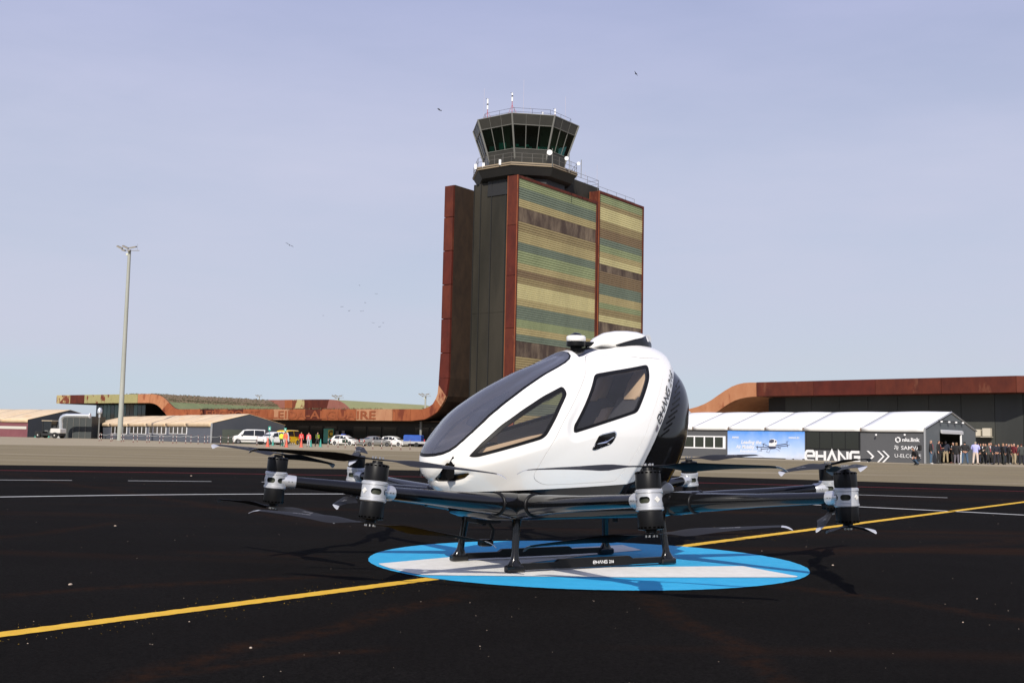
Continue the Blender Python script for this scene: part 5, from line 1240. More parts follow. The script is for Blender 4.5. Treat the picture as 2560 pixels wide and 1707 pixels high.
# motors and propellers: meshes built once in their own frame, then placed
MOT = {}
def mk_data():
    MOT['house'] = None
    # silver housing with oval ports: built as ring wall with holes cut by polar fields
    nth, nz = 128, 36; r0 = .0925
    zs_ = np.linspace(-.075, .075, nz+1); ths = np.linspace(0, 2*math.pi, nth+1)[:-1]
    def rad(z):
        az = abs(z); return r0 + (.0045 if .048 < az < .068 else 0) - (.006*((az-.068)/.007)**2 if az > .068 else 0) - (.003 if .043 < az <= .048 else 0)
    Vh = np.array([[rad(z)*math.cos(t), rad(z)*math.sin(t), z] for z in zs_ for t in ths]); Nh = np.array([[math.cos(t), math.sin(t), 0] for z in zs_ for t in ths])
    Th = []
    for i in range(nz):
        for j in range(nth): a, b = i*nth+j, i*nth+(j+1) % nth; Th += [(a, b, b+nth), (a, b+nth, a+nth)]
    Th = np.array(Th); tt = np.tile(ths, nz+1); zz_ = np.repeat(zs_, nth); ph = np.full(len(Vh), 1e9)
    for c in (R(58), R(-58), R(122), R(-122)):          # ports flank the arm (arm leaves along -x)
        da = (tt - c + math.pi) % (2*math.pi) - math.pi; u = np.maximum(np.abs(da*r0) - .018, 0); ph = np.minimum(ph, np.hypot(u, zz_) - .0225)
    (Vw, Nw, Aw, Tw) = cut((Vh, Nh, np.zeros((len(Vh),1)), Th), -ph)[0]
    me = bpy.data.meshes.new('motor_housing'); me.from_pydata(Vw.tolist(), [], Tw.tolist()); me.materials.append(SILVER); shade(me, 35); MOT['house'] = me
    MOT['caps'] = MB().lathe([(.001,.0745),(.0855,.0745),(.086,.0755),(.001,.0755)], 32).lathe([(.001,-.0755),(.086,-.0755),(.0855,-.0745),(.001,-.0745)], 32).data('housing_cap', SILVER, 40)
    MOT['core'] = MB().lathe([(.070,-.073),(.070,.073)], 32).data('housing_core', mat('housing_inside', (.03,.035,.02), .6), 40)
    MOT['gem'] = MB().obox((.094,0,0), (.003,0,0), (0,.011,.011), (0,-.011,.011)).lathe([(.005,.091),(.005,.0955)], 8, (0,0,0), 'x').data('housing_badge', mat('badge_pale', (.7,.69,.65), .3), 30)
    # motor bell (upwards); holes round the upper rim as dark slots
    b = MB().lathe([(.082,.0755),(.088,.080),(.0885,.088),(.0885,.190),(.086,.198),(.060,.200),(.055,.203),(.040,.204),(.038,.222),(.001,.222)], 40); MOT['motor'] = b.data('motor', BLACKS, 35)
    s = MB()
    for k in range(18):
        t = 2*math.pi*k/18; s.obox((.0868*math.cos(t), .0868*math.sin(t), .186), (.0026*math.cos(t), .0026*math.sin(t), 0), (-.009*math.sin(t), .009*math.cos(t), 0), (0,0,.005))
    MOT['slots'] = s.data('cooling_slots', mat('slot_black', (.001,.001,.001), 1, spec=0), 0)
    s = MB()
    for k in range(8): t = 2*math.pi*(k+.5)/8; s.lathe([(.006,.236),(.006,.250),(.004,.252)], 8, (.030*math.cos(t)*1.35, .030*math.sin(t)*.8, 0))
    MOT['bolts'] = s.data('prop_bolts', BOLT, 30)
    # blades
    rs  = [.0,.045,.09,.14,.19,.25,.31,.37,.45,.55,.65,.75,.83,.875,.90,.92,.937,.948]
    ch  = [.072,.070,.062,.066,.092,.125,.138,.134,.122,.108,.095,.083,.074,.068,.062,.050,.032,.006]
    tw  = [0,0,4,12,19,22,21,19,16.5,14,12,10.5,9.5,9,10,12,14,16]
    dr  = [0,0,0,0,0,0,0,.0,-.001,-.003,-.005,-.008,-.011,-.014,-.019,-.027,-.038,-.047]
    sw  = [0,0,0,.004,.012,.018,.018,.014,.010,.006,.003,.001,0,.003,.009,.017,.028,.038]
    for chi in (1, -1):
        def sect(k, top=1, grow=0.):
            r, c, b_, z0, s_ = rs[k], ch[k]+grow, R(tw[k]), dr[k], sw[k]; o = []
            th_ = .012 if r < .1 else .009*(1-r*.6)+.001
            for f_, h_ in ((-.38,0),(-.30,.75),(-.10,1),(.2,.75),(.62,0),(.2,-.45),(-.10,-.5),(-.30,-.4)):
                yl = (f_*c + s_); o.append((yl, h_*th_/1.6 + grow*math.copysign(1, h_)*.1 if h_ else 0, -math.tan(b_)*f_*c, r, z0))
            return [(r, chi*yl, .232 + z0 + zz2 + th) for yl, th, zz2, r, z0 in o]
        mb = MB()
        rg = [[(-x, -y, z) for x, y, z in sect(k)] for k in range(13, 0, -1)] + [sect(k) for k in range(1, 14)]
        for i_ in range(13): rg[i_] = [rg[i_][j_] for j_ in (4,3,2,1,0,7,6,5)]
        if chi < 0: rg = [r[::-1] for r in rg]
        MOT[('blade', chi)] = mb.loft(rg, True).data('propeller', BLADE, 50)
        for side in (1, -1):
            rg = [[(side*x, side*y, z) for x, y, z in sect(k)] for k in range(13, 18)]
            if chi < 0: rg = [r[::-1] for r in rg]
            MOT[('tip', chi, side)] = MB().loft(rg, True).data('blade_tip', BLADET, 50)
        qs, wdt = logo_quads(w=.16)
        for side in (1, -1):
            mb = MB()
            for q in qs:
                pts = []
                for px, py in q:
                    r = .47 + px/wdt*.135; c = np.interp(r, rs, ch); b_ = R(np.interp(r, rs, tw)); f_ = .17 - py*.22*(1 if chi > 0 else 1)
                    f_ = (-.05 + (1-py)*.20); yl = f_*c + np.interp(r, rs, sw)
                    if chi < 0: r = 1.075 - r
                    pts.append((side*r, side*chi*yl, .2325 - math.tan(b_)*f_*c + .0065 + np.interp(r, rs, dr)))
                mb.add(pts, [(3,2,1,0)])
            MOT[('text', chi, side)] = mb.data('blade_lettering', mat('decal_blade', (.22,.22,.23), .5), 0)
mk_data()
# per motor: arm angle (local), world blade angle above / below, turning sense
PROPS = {22.5: (182, 330, -1, 7.0, [(620,1130),(1264,1186)], [(627,1262),(1238,1368)]), -22.5: (228, 302, 1, 4.2, [(522,1117)], [(542,1250),(845,1274)]),
         67.5: (185, 182, 1, 7.0, [(1298,1187),(1966,1184)], [(1303,1379),(1989,1318)]), 112.5: (80, 62, -1, 3.5, [(2170,1169),(2066,1184)], [(2174,1314),(2075,1331)]),
         157.5: (60, 258, 1, 4.5, [(1936,1184),(2170,1144)], [(2050,1329)]), -157.5: (26, 12, -1, 5.0, [(1904,1145)], []), -112.5: (20, 100, 1, 5.0, [], []), -67.5: (78, 248, -1, 5.0, [(941,1130),(888,1165)], [(828,1272)])}
def projp(P):
    d = np.asarray(P, float) - CAMP; w = d@FWD; return np.array([1280 + F_PX*(d@RGT)/w, 853.5 - F_PX*(d@UPV)/w])
def solve_blade(hubw, zax, ang0, tips):
    '''blade axis direction near the rotor disc that meets the seen tips'''
    zax = np.asarray(zax); best = None
    cand = [(a, e) for a in np.arange(ang0-28, ang0+29, 2) for e in np.arange(-4, 4.1, 1.)] if tips else [(ang0, 0)]
    for a, e in cand:
        d = np.array([math.cos(R(a)), math.sin(R(a)), 0]); d = d - zax*(d@zax); d /= np.linalg.norm(d); d = d*math.cos(R(e)) + zax*math.sin(R(e))
        pr = [projp(hubw + d*.948 - zax*.047), projp(hubw - d*.948 - zax*.047)]
        c = sum(min(np.abs(p-np.array(t)).sum() for p in pr) for t in tips) + abs(e)*1.5 + abs(a-ang0)*.1
        if best is None or c < best[0]: best = (c, d)
    return best[1]
for md, (at_, ab_, chi, tilt_, tipT, tipB) in PROPS.items():
    a = R(md); p = np.array([MRAD*math.cos(a), MRAD*math.sin(a), MZ])
    hx, hy = [HUBS[k] for k, v in MANG.items() if md in v][0]; dv = p - np.array([hx, hy, HZ]); dv /= np.linalg.norm(dv)
    tilt = math.asin(dv[2]); X_ = Vector(dv); Y_ = Vector((-dv[1], dv[0], 0)).normalized(); Z_ = X_.cross(Y_)
    M0 = Matrix(((X_.x, Y_.x, Z_.x, p[0]), (X_.y, Y_.y, Z_.y, p[1]), (X_.z, Y_.z, Z_.z, p[2]), (0,0,0,1)))
    az = math.atan2(dv[1], dv[0]); M0 = M0 @ Matrix.Rotation(-(R(tilt_) - tilt), 4, 'Y')
    WR = Matrix.Translation((DC[0], DC[1], 0)) @ Matrix.Rotation(DYAW, 4, 'Z')
    def put(name, me, M, par=drone):
        o = bpy.data.objects.new(name, me); COL.objects.link(o); o.parent = par; o.matrix_local = M; return o
    hs = put('motor_housing', MOT['house'], M0); put('housing_cap', MOT['caps'], Matrix(), hs); put('housing_core', MOT['core'], Matrix(), hs); put('housing_badge', MOT['gem'], Matrix(), hs)
    for up_, ang, c_, tips_ in ((1, at_, chi, tipT), (-1, ab_, -chi, tipB)):
        if up_ > 0: Mm = M0
        else: Mm = M0 @ Matrix.Rotation(math.pi, 4, 'X')
        mo = put('motor', MOT['motor'], Mm); put('cooling_slots', MOT['slots'], Matrix(), mo)
        la_ = R(ang) - DYAW - az
        Mh = M0 @ Matrix.Translation((0, 0, .232 if up_ > 0 else -.232)); Mw = WR @ Mh; zw = Vector(Mw.col[2][:3])
        dW = Vector(solve_blade(np.array(Mw.translation), np.array(zw), ang, tips_))
        dl = (WR.inverted().to_3x3() @ dW).normalized(); zl = (WR.inverted().to_3x3() @ zw); yl_ = zl.cross(dl).normalized(); zl = dl.cross(yl_)
        t0 = Mh.translation - zl*.232
        Mp = Matrix(((dl.x, yl_.x, zl.x, t0.x), (dl.y, yl_.y, zl.y, t0.y), (dl.z, yl_.z, zl.z, t0.z), (0,0,0,1)))
        pr = put('propeller', MOT[('blade', c_)], Mp); [put('blade_tip', MOT[('tip', c_, sd_)], Matrix(), pr) for sd_ in (1, -1)]; [put('blade_lettering', MOT[('text', c_, sd_)], Matrix(), pr) for sd_ in (1, -1)]
        Mb = M0 @ Matrix.Rotation(la_, 4, 'Z') if up_ > 0 else M0 @ Matrix.Rotation(math.pi, 4, 'X') @ Matrix.Rotation(-la_, 4, 'Z')
        put('prop_bolts', MOT['bolts'], Mb)
# landing gear
for (sx, sy) in HUBS:
    top_ = np.array([sx*.79, sy*.415, .47]); ft = np.array([sx*.835, sy*.465, .055])
    rg = []
    for t, w1, w2 in ((0,.062,.040),(.10,.040,.034),(.25,.034,.030),(.7,.030,.027),(.86,.034,.030),(.95,.055,.034),(1.0,.075,.038)):
        c = lerp(top_, ft, t); rg.append([(c[0]+w1*math.cos(q)*abs(math.cos(q))**-.2, c[1]+w2*math.sin(q)*abs(math.sin(q)+1e-9)**-.2, c[2]) for q in np.linspace(0.01, 2*math.pi+.01, 17)[:-1]])
    lg = dpart('landing_leg', MB().loft(rg, True), BLACKG, 60)
    mb = MB().cbox((ft[0]-.085, ft[1]-.04, .0), (ft[0]+.085, ft[1]+.04, .062), .012); dpart('foot', mb, BLACKG, 30, lg)
for sy in (1, -1):
    mb = MB()
    prof = [(.80,.018,.070),(.42,.018,.070),(.38,.016,.094),(-.38,.016,.094),(-.42,.018,.070),(-.80,.018,.070)]
    rg = [[(x, sy*.465-.022, z0), (x, sy*.465+.022, z0), (x, sy*.465+.020, z1), (x, sy*.465-.020, z1)] for x, z0, z1 in prof]
    sk = dpart('skid_bar', mb.loft(rg, True), BLACKS, 30)
    mb = MB(); qs, wdt = logo_quads(w=.2)
    X0 = .03 if sy > 0 else .03
    for q in qs: mb.add([(X0 - sy*(px/wdt*.155), sy*(.465+.0235), .042 + py*.026) for px, py in q], [(3,2,1,0)])
    fv, ff, fw_ = font_mesh('216', .036, 0, .001)
    mb.add([(X0 - sy*(.175 + v[0]), sy*(.465+.0235), .042 + v[1]) for v in fv], ff); dpart('skid_lettering', mb, LETW, 0, sk)
# camera pod and boxes under the nose, tail pipe ball
mb = MB().cbox((.60,-.30,.36), (.86,-.12,.46), .01).cbox((.66,-.32,.33), (.70,-.29,.40), .004); pod = dpart('camera_mount', mb, BLACKS, 30)
dpart('camera_gimbal', MB().tube([(.70,-.2,.36),(.64,-.2,.30),(.66,-.2,.20)], .015, 8).cbox((.66,-.25,.155), (.78,-.15,.215), .012), BLACKS, 40, pod)
for x, y in ((.1,-.35),(-.55,.05)): dpart('belly_antenna', MB().cbox((x-.02,y-.02,.36),(x+.02,y+.02,.44), .004), BLACKS, 30)
dpart('tail_dome', MB().sphere((-.93,.30,.66), .085, 20, (1.3,.9,1)), mat('dome_grey', (.05,.055,.065), .2, coat=.5), 180)

# ================================================================== VEHICLES
CARP = {'white': mat('car_white', (.72,.72,.70), .25, coat=.6), 'yellow': mat('car_yellow', (.80,.50,.01), .3, coat=.5), 'silver': mat('car_silver', (.33,.33,.31), .3, .5, coat=.5)}
CGL = mat('car_glass', (.012,.014,.016), .08, 0, .6); TYRE = mat('tyre', (.012,.012,.012), .8); RIM = mat('wheel_rim', (.16,.16,.165), .4, .5)
PLAS = mat('black_bumper', (.02,.02,.021), .7); REDL = mat('tail_lamp_red', (.45,.02,.02), .25); HEADL = mat('headlamp', (.6,.6,.6), .1); PLATE = mat('number_plate', (.7,.7,.65), .5); BLUEB = mat('beacon_blue', (.05,.12,.6), .2)
def car(label, cat, paint_, prof, loc, rz, L, W, wheels, wr=.31, sills=False, group=None, dark_panel=None, beacon=None, bumper=None):
    """prof: stations (x, z_bottom, z_belt, z_roof or None); car frame: x forward, from the rear bumper at -L/2"""
    t = thing(cat.replace(' ', '_'), label, cat, (loc[0], loc[1], -.008), rz, group); hw = W/2
    rg = []
    for x, zb, zbelt, zr in prof:
        e = min(1, (L/2-abs(x))/.35 + .55); w = hw*min(1, e); zr2 = zr or zbelt + .02; wr_ = w*(.80 if zr else .93)
        rg.append([(x,-w*.92,zb),(x,-w,zb+.12),(x,-w*.995,(zb+zbelt)/2),(x,-w*.965,zbelt),(x,-wr_,zr2-.05 if zr else zr2),(x,-wr_*.8,zr2),(x,wr_*.8,zr2),(x,wr_,zr2-.05 if zr else zr2),(x,w*.965,zbelt),(x,w*.995,(zb+zbelt)/2),(x,w,zb+.12),(x,w*.92,zb)])
    part('body', MB().loft(rg, True), paint_, t, 32)
    gx = [(x, zbelt, zr, min(1, (L/2-abs(x))/.35+.55)*hw) for x, zb, zbelt, zr in prof if zr]
    for s in (1, -1):
        f, b = gx[-1], gx[0]; n = 3 if L > 4 else 2
        xs = np.linspace(b[0]+.06, f[0]-.06, n+1)
        zr_ = lambda x: float(np.interp(x, [g[0] for g in gx], [g[2] for g in gx])); zb_ = lambda x: float(np.interp(x, [g[0] for g in gx], [g[1] for g in gx]))
        for i in range(n):
            a, c = xs[i]+.04, xs[i+1]-.04
            P = lambda x, q: (x, s*(hw*lerp(.968, .80, q) + .012), lerp(zb_(x)+.02, zr_(x)-.06, q))
            fo = .32 if i == n-1 else 0; bo = .12 if i == 0 else 0
            pts = [P(a,0.04),P(c+ (fo if i == n-1 else 0)*.6,0.04),P(c-fo*.2,.93),P(a+bo,.93)]
            mb = MB().add(pts, [(0,1,2,3) if s < 0 else (3,2,1,0)]); part('side_window', mb, CGL, t)
    # rear and front glass
    for end, g in ((-1, gx[0]), (1, gx[-1])):
        nxt = [p for p in prof if (p[0] < g[0] if end < 0 else p[0] > g[0])]
        q = (nxt[-1] if end < 0 else nxt[0]) if nxt else (g[0]+end*.05, 0, g[1], None)
        x0, z0, x1, z1 = q[0], q[2]+.04, g[0], g[2]-.04
        x0 = lerp(x0, x1, .08)
        a = (x0+end*.012, -hw*.80, z0+.03); b2 = (x0+end*.012, hw*.80, z0+.03); c = (x1+end*.03, hw*.66, z1); d = (x1+end*.03, -hw*.66, z1)
        mb = MB().add([a,b2,c,d], [(0,1,2,3) if end > 0 else (3,2,1,0)]); part('rear_window' if end < 0 else 'windscreen', mb, CGL, t)
    for x in wheels:
        for s in (1, -1):
            mb = MB().lathe([(wr*.62,-.10),(wr*.97,-.10),(wr,-.06),(wr,.06),(wr*.97,.10),(wr*.62,.10)], 18, (x, s*(hw-.10), wr), 'y'); w = part('wheel', mb, TYRE, t, 40)
            mb = MB().lathe([(.01,-.02),(wr*.60,-.03),(wr*.62,0),(wr*.60,.03),(.01,.02)], 14, (x, s*(hw-.02), wr), 'y'); part('rim', mb, RIM, w, 40)
            mb = MB().lathe([(wr+.03,-.05),(wr+.07,-.05),(wr+.07,.05),(wr+.03,.05)], 16, (x, s*(hw-.055), wr+.01), 'y'); part('wheel_arch', mb, PLAS if bumper else paint_, t, 40)
    zr0 = prof[0][2]
    for s in (1, -1):
        mb = MB().cbox((-L/2-.012, s*(hw*.80)-.09, zr0-.28), (-L/2+.12, s*(hw*.80)+.09, zr0-.03), .02); part('tail_light', mb, REDL, t)
        mb = MB().cbox((L/2-.20, s*(hw*.70)-.14, prof[-1][2]-.16), (L/2-.0, s*(hw*.70)+.12, prof[-1][2]-.02), .02); part('headlight', mb, HEADL, t)
        mb = MB().cbox((gx[-1][0]+.05, s*(hw+.08)-.09, gx[-1][1]+.02), (gx[-1][0]+.20, s*(hw+.08)+.06, gx[-1][1]+.17), .02); part('mirror', mb, PLAS if bumper else paint_, t)
    part('rear_bumper', MB().cbox((-L/2-.05,-hw*.9,.22), (-L/2+.15,hw*.9,.50 if bumper else .40), .03), PLAS if bumper else paint_, t)
    part('front_bumper', MB().cbox((L/2-.15,-hw*.88,.20), (L/2+.04,hw*.88,.42), .03), PLAS if bumper else paint_, t)
    part('number_plate', MB().box((-L/2-.062,-.26,.52 if bumper else .62), (-L/2-.048 + (.03 if not bumper else .03),.26,.64 if bumper else .74)), PLATE, t)
    if sills: part('side_moulding', MB().box((-L/2+.9,-hw-.02,.44),(L/2-.9,-hw+.02,.54)).box((-L/2+.9,hw-.02,.44),(L/2-.9,hw+.02,.54)) if 0 else MB().box((-L/2+.9,hw-.02,.44),(L/2-.9,hw+.02,.54)), PLAS, t)
    if dark_panel: part('door_livery', MB().box((dark_panel[0],-hw-.012,.36),(dark_panel[1],-hw+.02,.86)), mat('livery_dark_green', (.012,.03,.02), .4), t); part('door_livery', MB().box((dark_panel[0],hw-.02,.36),(dark_panel[1],hw+.012,.86)), mat('livery_dark_green', (0,0,0)), t)
    if beacon: part('light_bar', MB().cbox((beacon-.12,-.5,prof[3][3]+.0), (beacon+.12,.5,prof[3][3]+.13), .03), BLUEB, t)
    return t
VAN = [(-2.0,.25,.98,1.72),(-1.9,.25,.98,1.80),(-.8,.22,.98,1.83),(.3,.22,.98,1.82),(.75,.22,1.0,1.72),(1.35,.22,1.05,None),(1.85,.24,.95,None),(2.0,.26,.72,None)]
HATCH = [(-2.0,.25,.86,None),(-1.88,.24,.92,None),(-1.45,.22,.93,1.40),(-.6,.2,.92,1.50),(.25,.2,.92,1.46),(.62,.2,.93,1.30),(1.15,.2,.95,None),(1.75,.22,.82,None),(2.0,.26,.62,None)]
SUV = [(-2.1,.3,.98,None),(-2.02,.3,1.02,None),(-1.75,.28,1.02,1.60),(-.8,.26,1.0,1.67),(.2,.26,1.0,1.64),(.6,.26,1.0,1.50),(1.1,.26,1.04,None),(1.8,.28,.98,None),(2.1,.32,.75,None)]
SEDAN = [(-2.25,.28,.90,None),(-2.1,.26,1.0,None),(-1.5,.22,1.0,None),(-.95,.2,.95,1.40),(-.3,.2,.93,1.46),(.35,.2,.93,1.42),(.7,.2,.93,1.25),(1.25,.2,.94,None),(2.0,.24,.82,None),(2.25,.28,.62,None)]
def at(u, v): g = G(u, v, -.008); return (g[0], g[1])
def sc(t, k): t.scale = (k, k, k); return t
sc(car('white compact van with rear door facing us, leftmost of the parked vehicles', 'van', CARP['white'], VAN, at(622, 1109.5), R(193), 4.0, 1.82, (-1.32, 1.28), .30, True, bumper=True), 1.0)
sc(car('white off road car half hidden between the white van and the yellow van', 'car', CARP['white'], SUV, at(683, 1111.3), R(228), 4.2, 1.82, (-1.35, 1.32), .34, bumper=True), .95)
sc(car('bright yellow van parked with its rear to us behind the people in vests', 'van', CARP['yellow'], VAN, at(713, 1110.8), R(246), 4.0, 1.85, (-1.32, 1.28), .31), 1.02)
sc(car('white patrol hatchback with dark green door panel and blue roof light bar', 'car', CARP['white'], HATCH, at(862, 1112.5), R(-22), 4.0, 1.74, (-1.25, 1.27), .31, dark_panel=(.05,1.0), beacon=-.3), .93)
sc(car('silver grey saloon car partly hidden behind the white hatchback', 'car', CARP['silver'], SEDAN, at(938, 1115.2), R(35), 4.5, 1.76, (-1.4, 1.42), .31), .9)
sc(car('plain white hatchback parked beside the blue tarpaulin trailer', 'car', CARP['white'], HATCH, at(984, 1115), R(-24), 4.0, 1.76, (-1.25, 1.27), .31), .93)
# trailer with blue tarpaulin
g = at(1034, 1117); tr = thing('trailer', 'small grey trailer under a bright blue tarpaulin beside the white hatchback', 'trailer', (g[0], g[1]+1, -.008), R(-10))
part('tarpaulin', MB().loft([[(-1.3,-.75,.75),(1.1,-.75,.75),(1.1,.75,.75),(-1.3,.75,.75)],[(-1.3,-.75,1.45),(1.1,-.75,1.45),(1.1,.75,1.45),(-1.3,.75,1.45)],[(-1.2,-.6,1.58),(1.0,-.6,1.58),(1.0,.6,1.58),(-1.2,.6,1.58)]], True), mat('blue_tarpaulin', (.02,.09,.40), .6, var=(.015,.06,.3), vscale=2), tr)
part('load_bed', MB().cbox((-1.35,-.8,.42),(2.2,.8,.75), .02), mat('trailer_grey', (.4,.4,.4), .5, .3), tr)
for s in (-.85, .85): part('wheel', MB().lathe([(.01,-.08),(.3,-.08),(.3,.08),(.01,.08)], 14, (.5, s, .3), 'y'), TYRE, tr, 40)
g = at(1054, 1117); tr = thing('ground_power_unit', 'red round reel cart seen just left of the drone nose', 'cart', (g[0], g[1], -.008))
part('reel', MB().lathe([(.01,-.2),(.45,-.2),(.45,.2),(.01,.2)], 18, (0,0,.75), 'y'), mat('cart_red', (.5,.02,.03), .4), tr, 40)
part('frame', MB().box((-.5,-.3,.15),(.5,.3,.28)).box((-.04,-.25,.28),(.04,-.22,1.6)), mat('trailer_grey', (0,0,0)), tr)
for s in (-.35, .35): part('wheel', MB().lathe([(.01,-.05),(.15,-.05),(.15,.05),(.01,.05)], 12, (s, -.3, .15), 'y'), TYRE, tr, 40)
# tow tractor and belt loader between the halls
g = at(125, 1094.8); tr = thing('tow_tractor', 'white and black airport tow tractor with open cab beside the silver duct', 'tractor', (g[0], g[1], -.008), R(-15))
WD = mat('equipment_white', (.6,.58,.54), .5)
part('chassis', MB().cbox((-2.2,-.8,.35),(2.2,.8,.75), .05), PLAS, tr, 30); part('hood', MB().cbox((.5,-.75,.75),(2.3,.75,1.5), .08), WD, tr, 30)
part('cab_posts', MB().tube([(-.9,-.7,.7),(-.9,-.7,2.6)], .05, 6).tube([(.6,-.7,.7),(.6,-.7,2.6)], .05, 6).tube([(-.9,.7,.7),(-.9,.7,2.6)], .05, 6).tube([(.6,.7,.7),(.6,.7,2.6)], .05, 6), PLAS, tr); part('cab_roof', MB().cbox((-1.1,-.8,2.6),(.8,.8,2.72), .03), mat('roof_pale', (.5,.42,.3), .6), tr)
part('cab_glass', MB().box((-.88,-.66,1.2),(.58,.66,2.58)), CGL, tr); part('rear_deck', MB().cbox((-2.3,-.7,.75),(-1.0,.7,1.0), .03), STEELB, tr)
for x in (-1.5, 1.5):
    for s in (-.85, .85): w = part('wheel', MB().lathe([(.2,-.15),(.45,-.15),(.45,.15),(.2,.15)], 16, (x, s, .45), 'y'), TYRE, tr, 40); part('rim', MB().lathe([(.01,-.16),(.22,-.14),(.22,.14),(.01,.16)], 12, (x, s, .45), 'y'), WD, w, 40)
g = at(205, 1095); bl = thing('belt_loader', 'white belt loader with yellow guard rail at the left end of the tan roof hall', 'belt loader', (g[0], g[1], -.008), R(-12))
part('chassis', MB().cbox((-2.0,-.8,.45),(2.4,.8,1.0), .05), WD, bl, 30); part('belt', MB().loft([[(-3.4,-.4,.55),(-3.4,.4,.55),(-3.4,.4,.75),(-3.4,-.4,.75)],[(2.8,-.4,1.35),(2.8,.4,1.35),(2.8,.4,1.55),(2.8,-.4,1.55)]], True), WD, bl)
part('guard_rail', MB().tube([(-.6,-.7,1.0),(-.6,-.7,2.2),(1.1,-.7,2.2),(1.1,-.7,1.0)], .05, 6).tube([(.25,-.7,1.0),(.25,-.7,2.2)], .04, 6).tube([(-.6,-.7,1.6),(1.1,-.7,1.6)], .04, 6).tube([(-.6,.5,1.0),(-.6,.5,2.2),(1.1,.5,2.2),(1.1,.5,1.0)], .05, 6), mat('rail_yellow', (.65,.45,.03), .5), bl)
for x in (-1.4, 1.7):
    for s in (-.8, .8): part('wheel', MB().lathe([(.01,-.12),(.38,-.12),(.38,.12),(.01,.12)], 16, (x, s, .38), 'y'), TYRE, bl, 40)
g = at(176, 1094); wl_ = thing('barrier_wall', 'low beige wall behind the belt loader, right of the duct', 'wall', (g[0], g[1]+4, 0)); part('wall_block', MB().box((-2,0,0),(4.6,.3,1.25)), mat('beige_wall', (.45,.40,.32), .8), wl_)
g = at(730, 1109); pl_ = thing('pallet_stack', 'stack of pale wooden pallets standing right of the yellow van', 'pallets', (g[0], g[1], -.008))
for k in range(4): part('pallet', MB().box((-.55+k*.32,-.5,0),(-.40+k*.32,.5,1.15)), mat('pallet_wood', (.5,.42,.27), .8), pl_)

# ------------------------------------------------------------------ barrier posts, cones, floodlight masts
PWH, PRE = mat('post_white', (.70,.68,.64), .5), mat('post_red', (.16,.035,.03), .5)
post0 = None
def post(u, v, label, h=1.0):
    global post0
    g = G(u, v, -.008)
    if post0 is None:
        t = thing('barrier_post', label, 'barrier post', (g[0], g[1], -.008), 0, 'red and white barrier posts in front of the terminal')
        part('shaft', MB().tube([(0,0,.02),(0,0,1.0)], .026, 8), PRE, t, 60); part('white_band', MB().lathe([(.032,.22),(.032,.40)], 8), PWH, t, 60); part('white_band', MB().lathe([(.032,.66),(.032,.84)], 8), PWH, t, 60)
        part('base', MB().lathe([(.10,0),(.10,.03),(.03,.05),(.01,.05)], 10), PRE, t, 40); post0 = t; o = t
    else:
        o = copy_tree(post0); o['label'] = label; o.location = (g[0], g[1], -.008)
    return o
pu = [(248,1102),(253,1100.5),(277,1103),(281,1101.5),(303,1104),(309,1103),(333,1105.5),(343,1104),(367,1106),(373,1105),(399,1107),(407,1106),(432,1108),(441,1107),(464,1108.5),(477,1107.5),(495,1109.5),(511,1108.5),(519,1107.5)]
LAB = 'red and white post with rope in front of the tan roof hall windows'
WHERE = ['below the left end of the tan roof hall', 'in front of the first white window from the left', 'between the first and second white windows', 'in front of the second white window', 'below the gap before the third white window', 'in front of the third white window', 'between the third and fourth white windows', 'in front of the fourth white window', 'right of the last white window', 'near the pale corner post of the hall']
for i, (u, v) in enumerate(pu): post(u, v, ('roped' if i % 2 == 0 else 'rear') + ' red and white post ' + WHERE[min(i//2, 9)])
for i, (u, v) in enumerate(((551,1110),(560,1108),(570,1109.5),(576,1108),(583,1109))): post(u, v, ['leftmost', 'second', 'third', 'fourth', 'rightmost'][i] + ' of five red and white posts before the olive roller door')
for i, (u, v) in enumerate(((642,1113),(820,1116.5),(845,1118),(863,1119),(889,1121),(908,1119),(932,1121.5),(954,1121.5),(979,1122.5),(1002,1124),(1025,1123.5))): post(u, v, 'thin red and white post ' + ['under the rear of the white van','before the gate sign','at the tail of the patrol car','below the middle of the patrol car','at the nose of the patrol car','beside the lone orange cone','before the silver saloon','at the tail of the plain white hatchback','before the rear wheel of the plain white hatchback','at the nose of the plain white hatchback','before the blue tarpaulin trailer'][i])
for (u, v), w9 in zip(((43,1091),(65,1092),(22,1090)), ('in the middle of the maroon wall','at the corner of the maroon hall','by the white door of the maroon hall')): post(u, v, 'red and white post ' + w9)
ROPE = mat('rope_white', (.55,.55,.5), .7)
def rope(ps, label):
    mb = MB(); 
    for a, b2 in zip(ps[:-1], ps[1:]):
        A, B3 = G(*a, -.008), G(*b2, -.008); L_ = [lerp(A, B3, k/5) + ZZ*(.93-.18*math.sin(math.pi*k/5)) for k in range(6)]; mb.tube(L_, .018, 4)
    o = link('rope', mb.data('rope', ROPE)); tag(o, label, 'rope')
rope([p for p in pu if pu.index(p) % 2 == 0] + [(551,1110),(583,1109)], 'pale rope strung between the posts along the tan roof hall'); rope([(820,1116.5),(845,1118),(863,1119),(889,1121),(908,1119),(932,1121.5),(954,1121.5),(979,1122.5),(1002,1124),(1025,1123.5)], 'thin rope strung between the short posts before the parked cars')
CO = mat('cone_orange', (.72,.12,.07), .5); CGN = mat('cone_green', (.04,.30,.24), .5)
CONE = {}
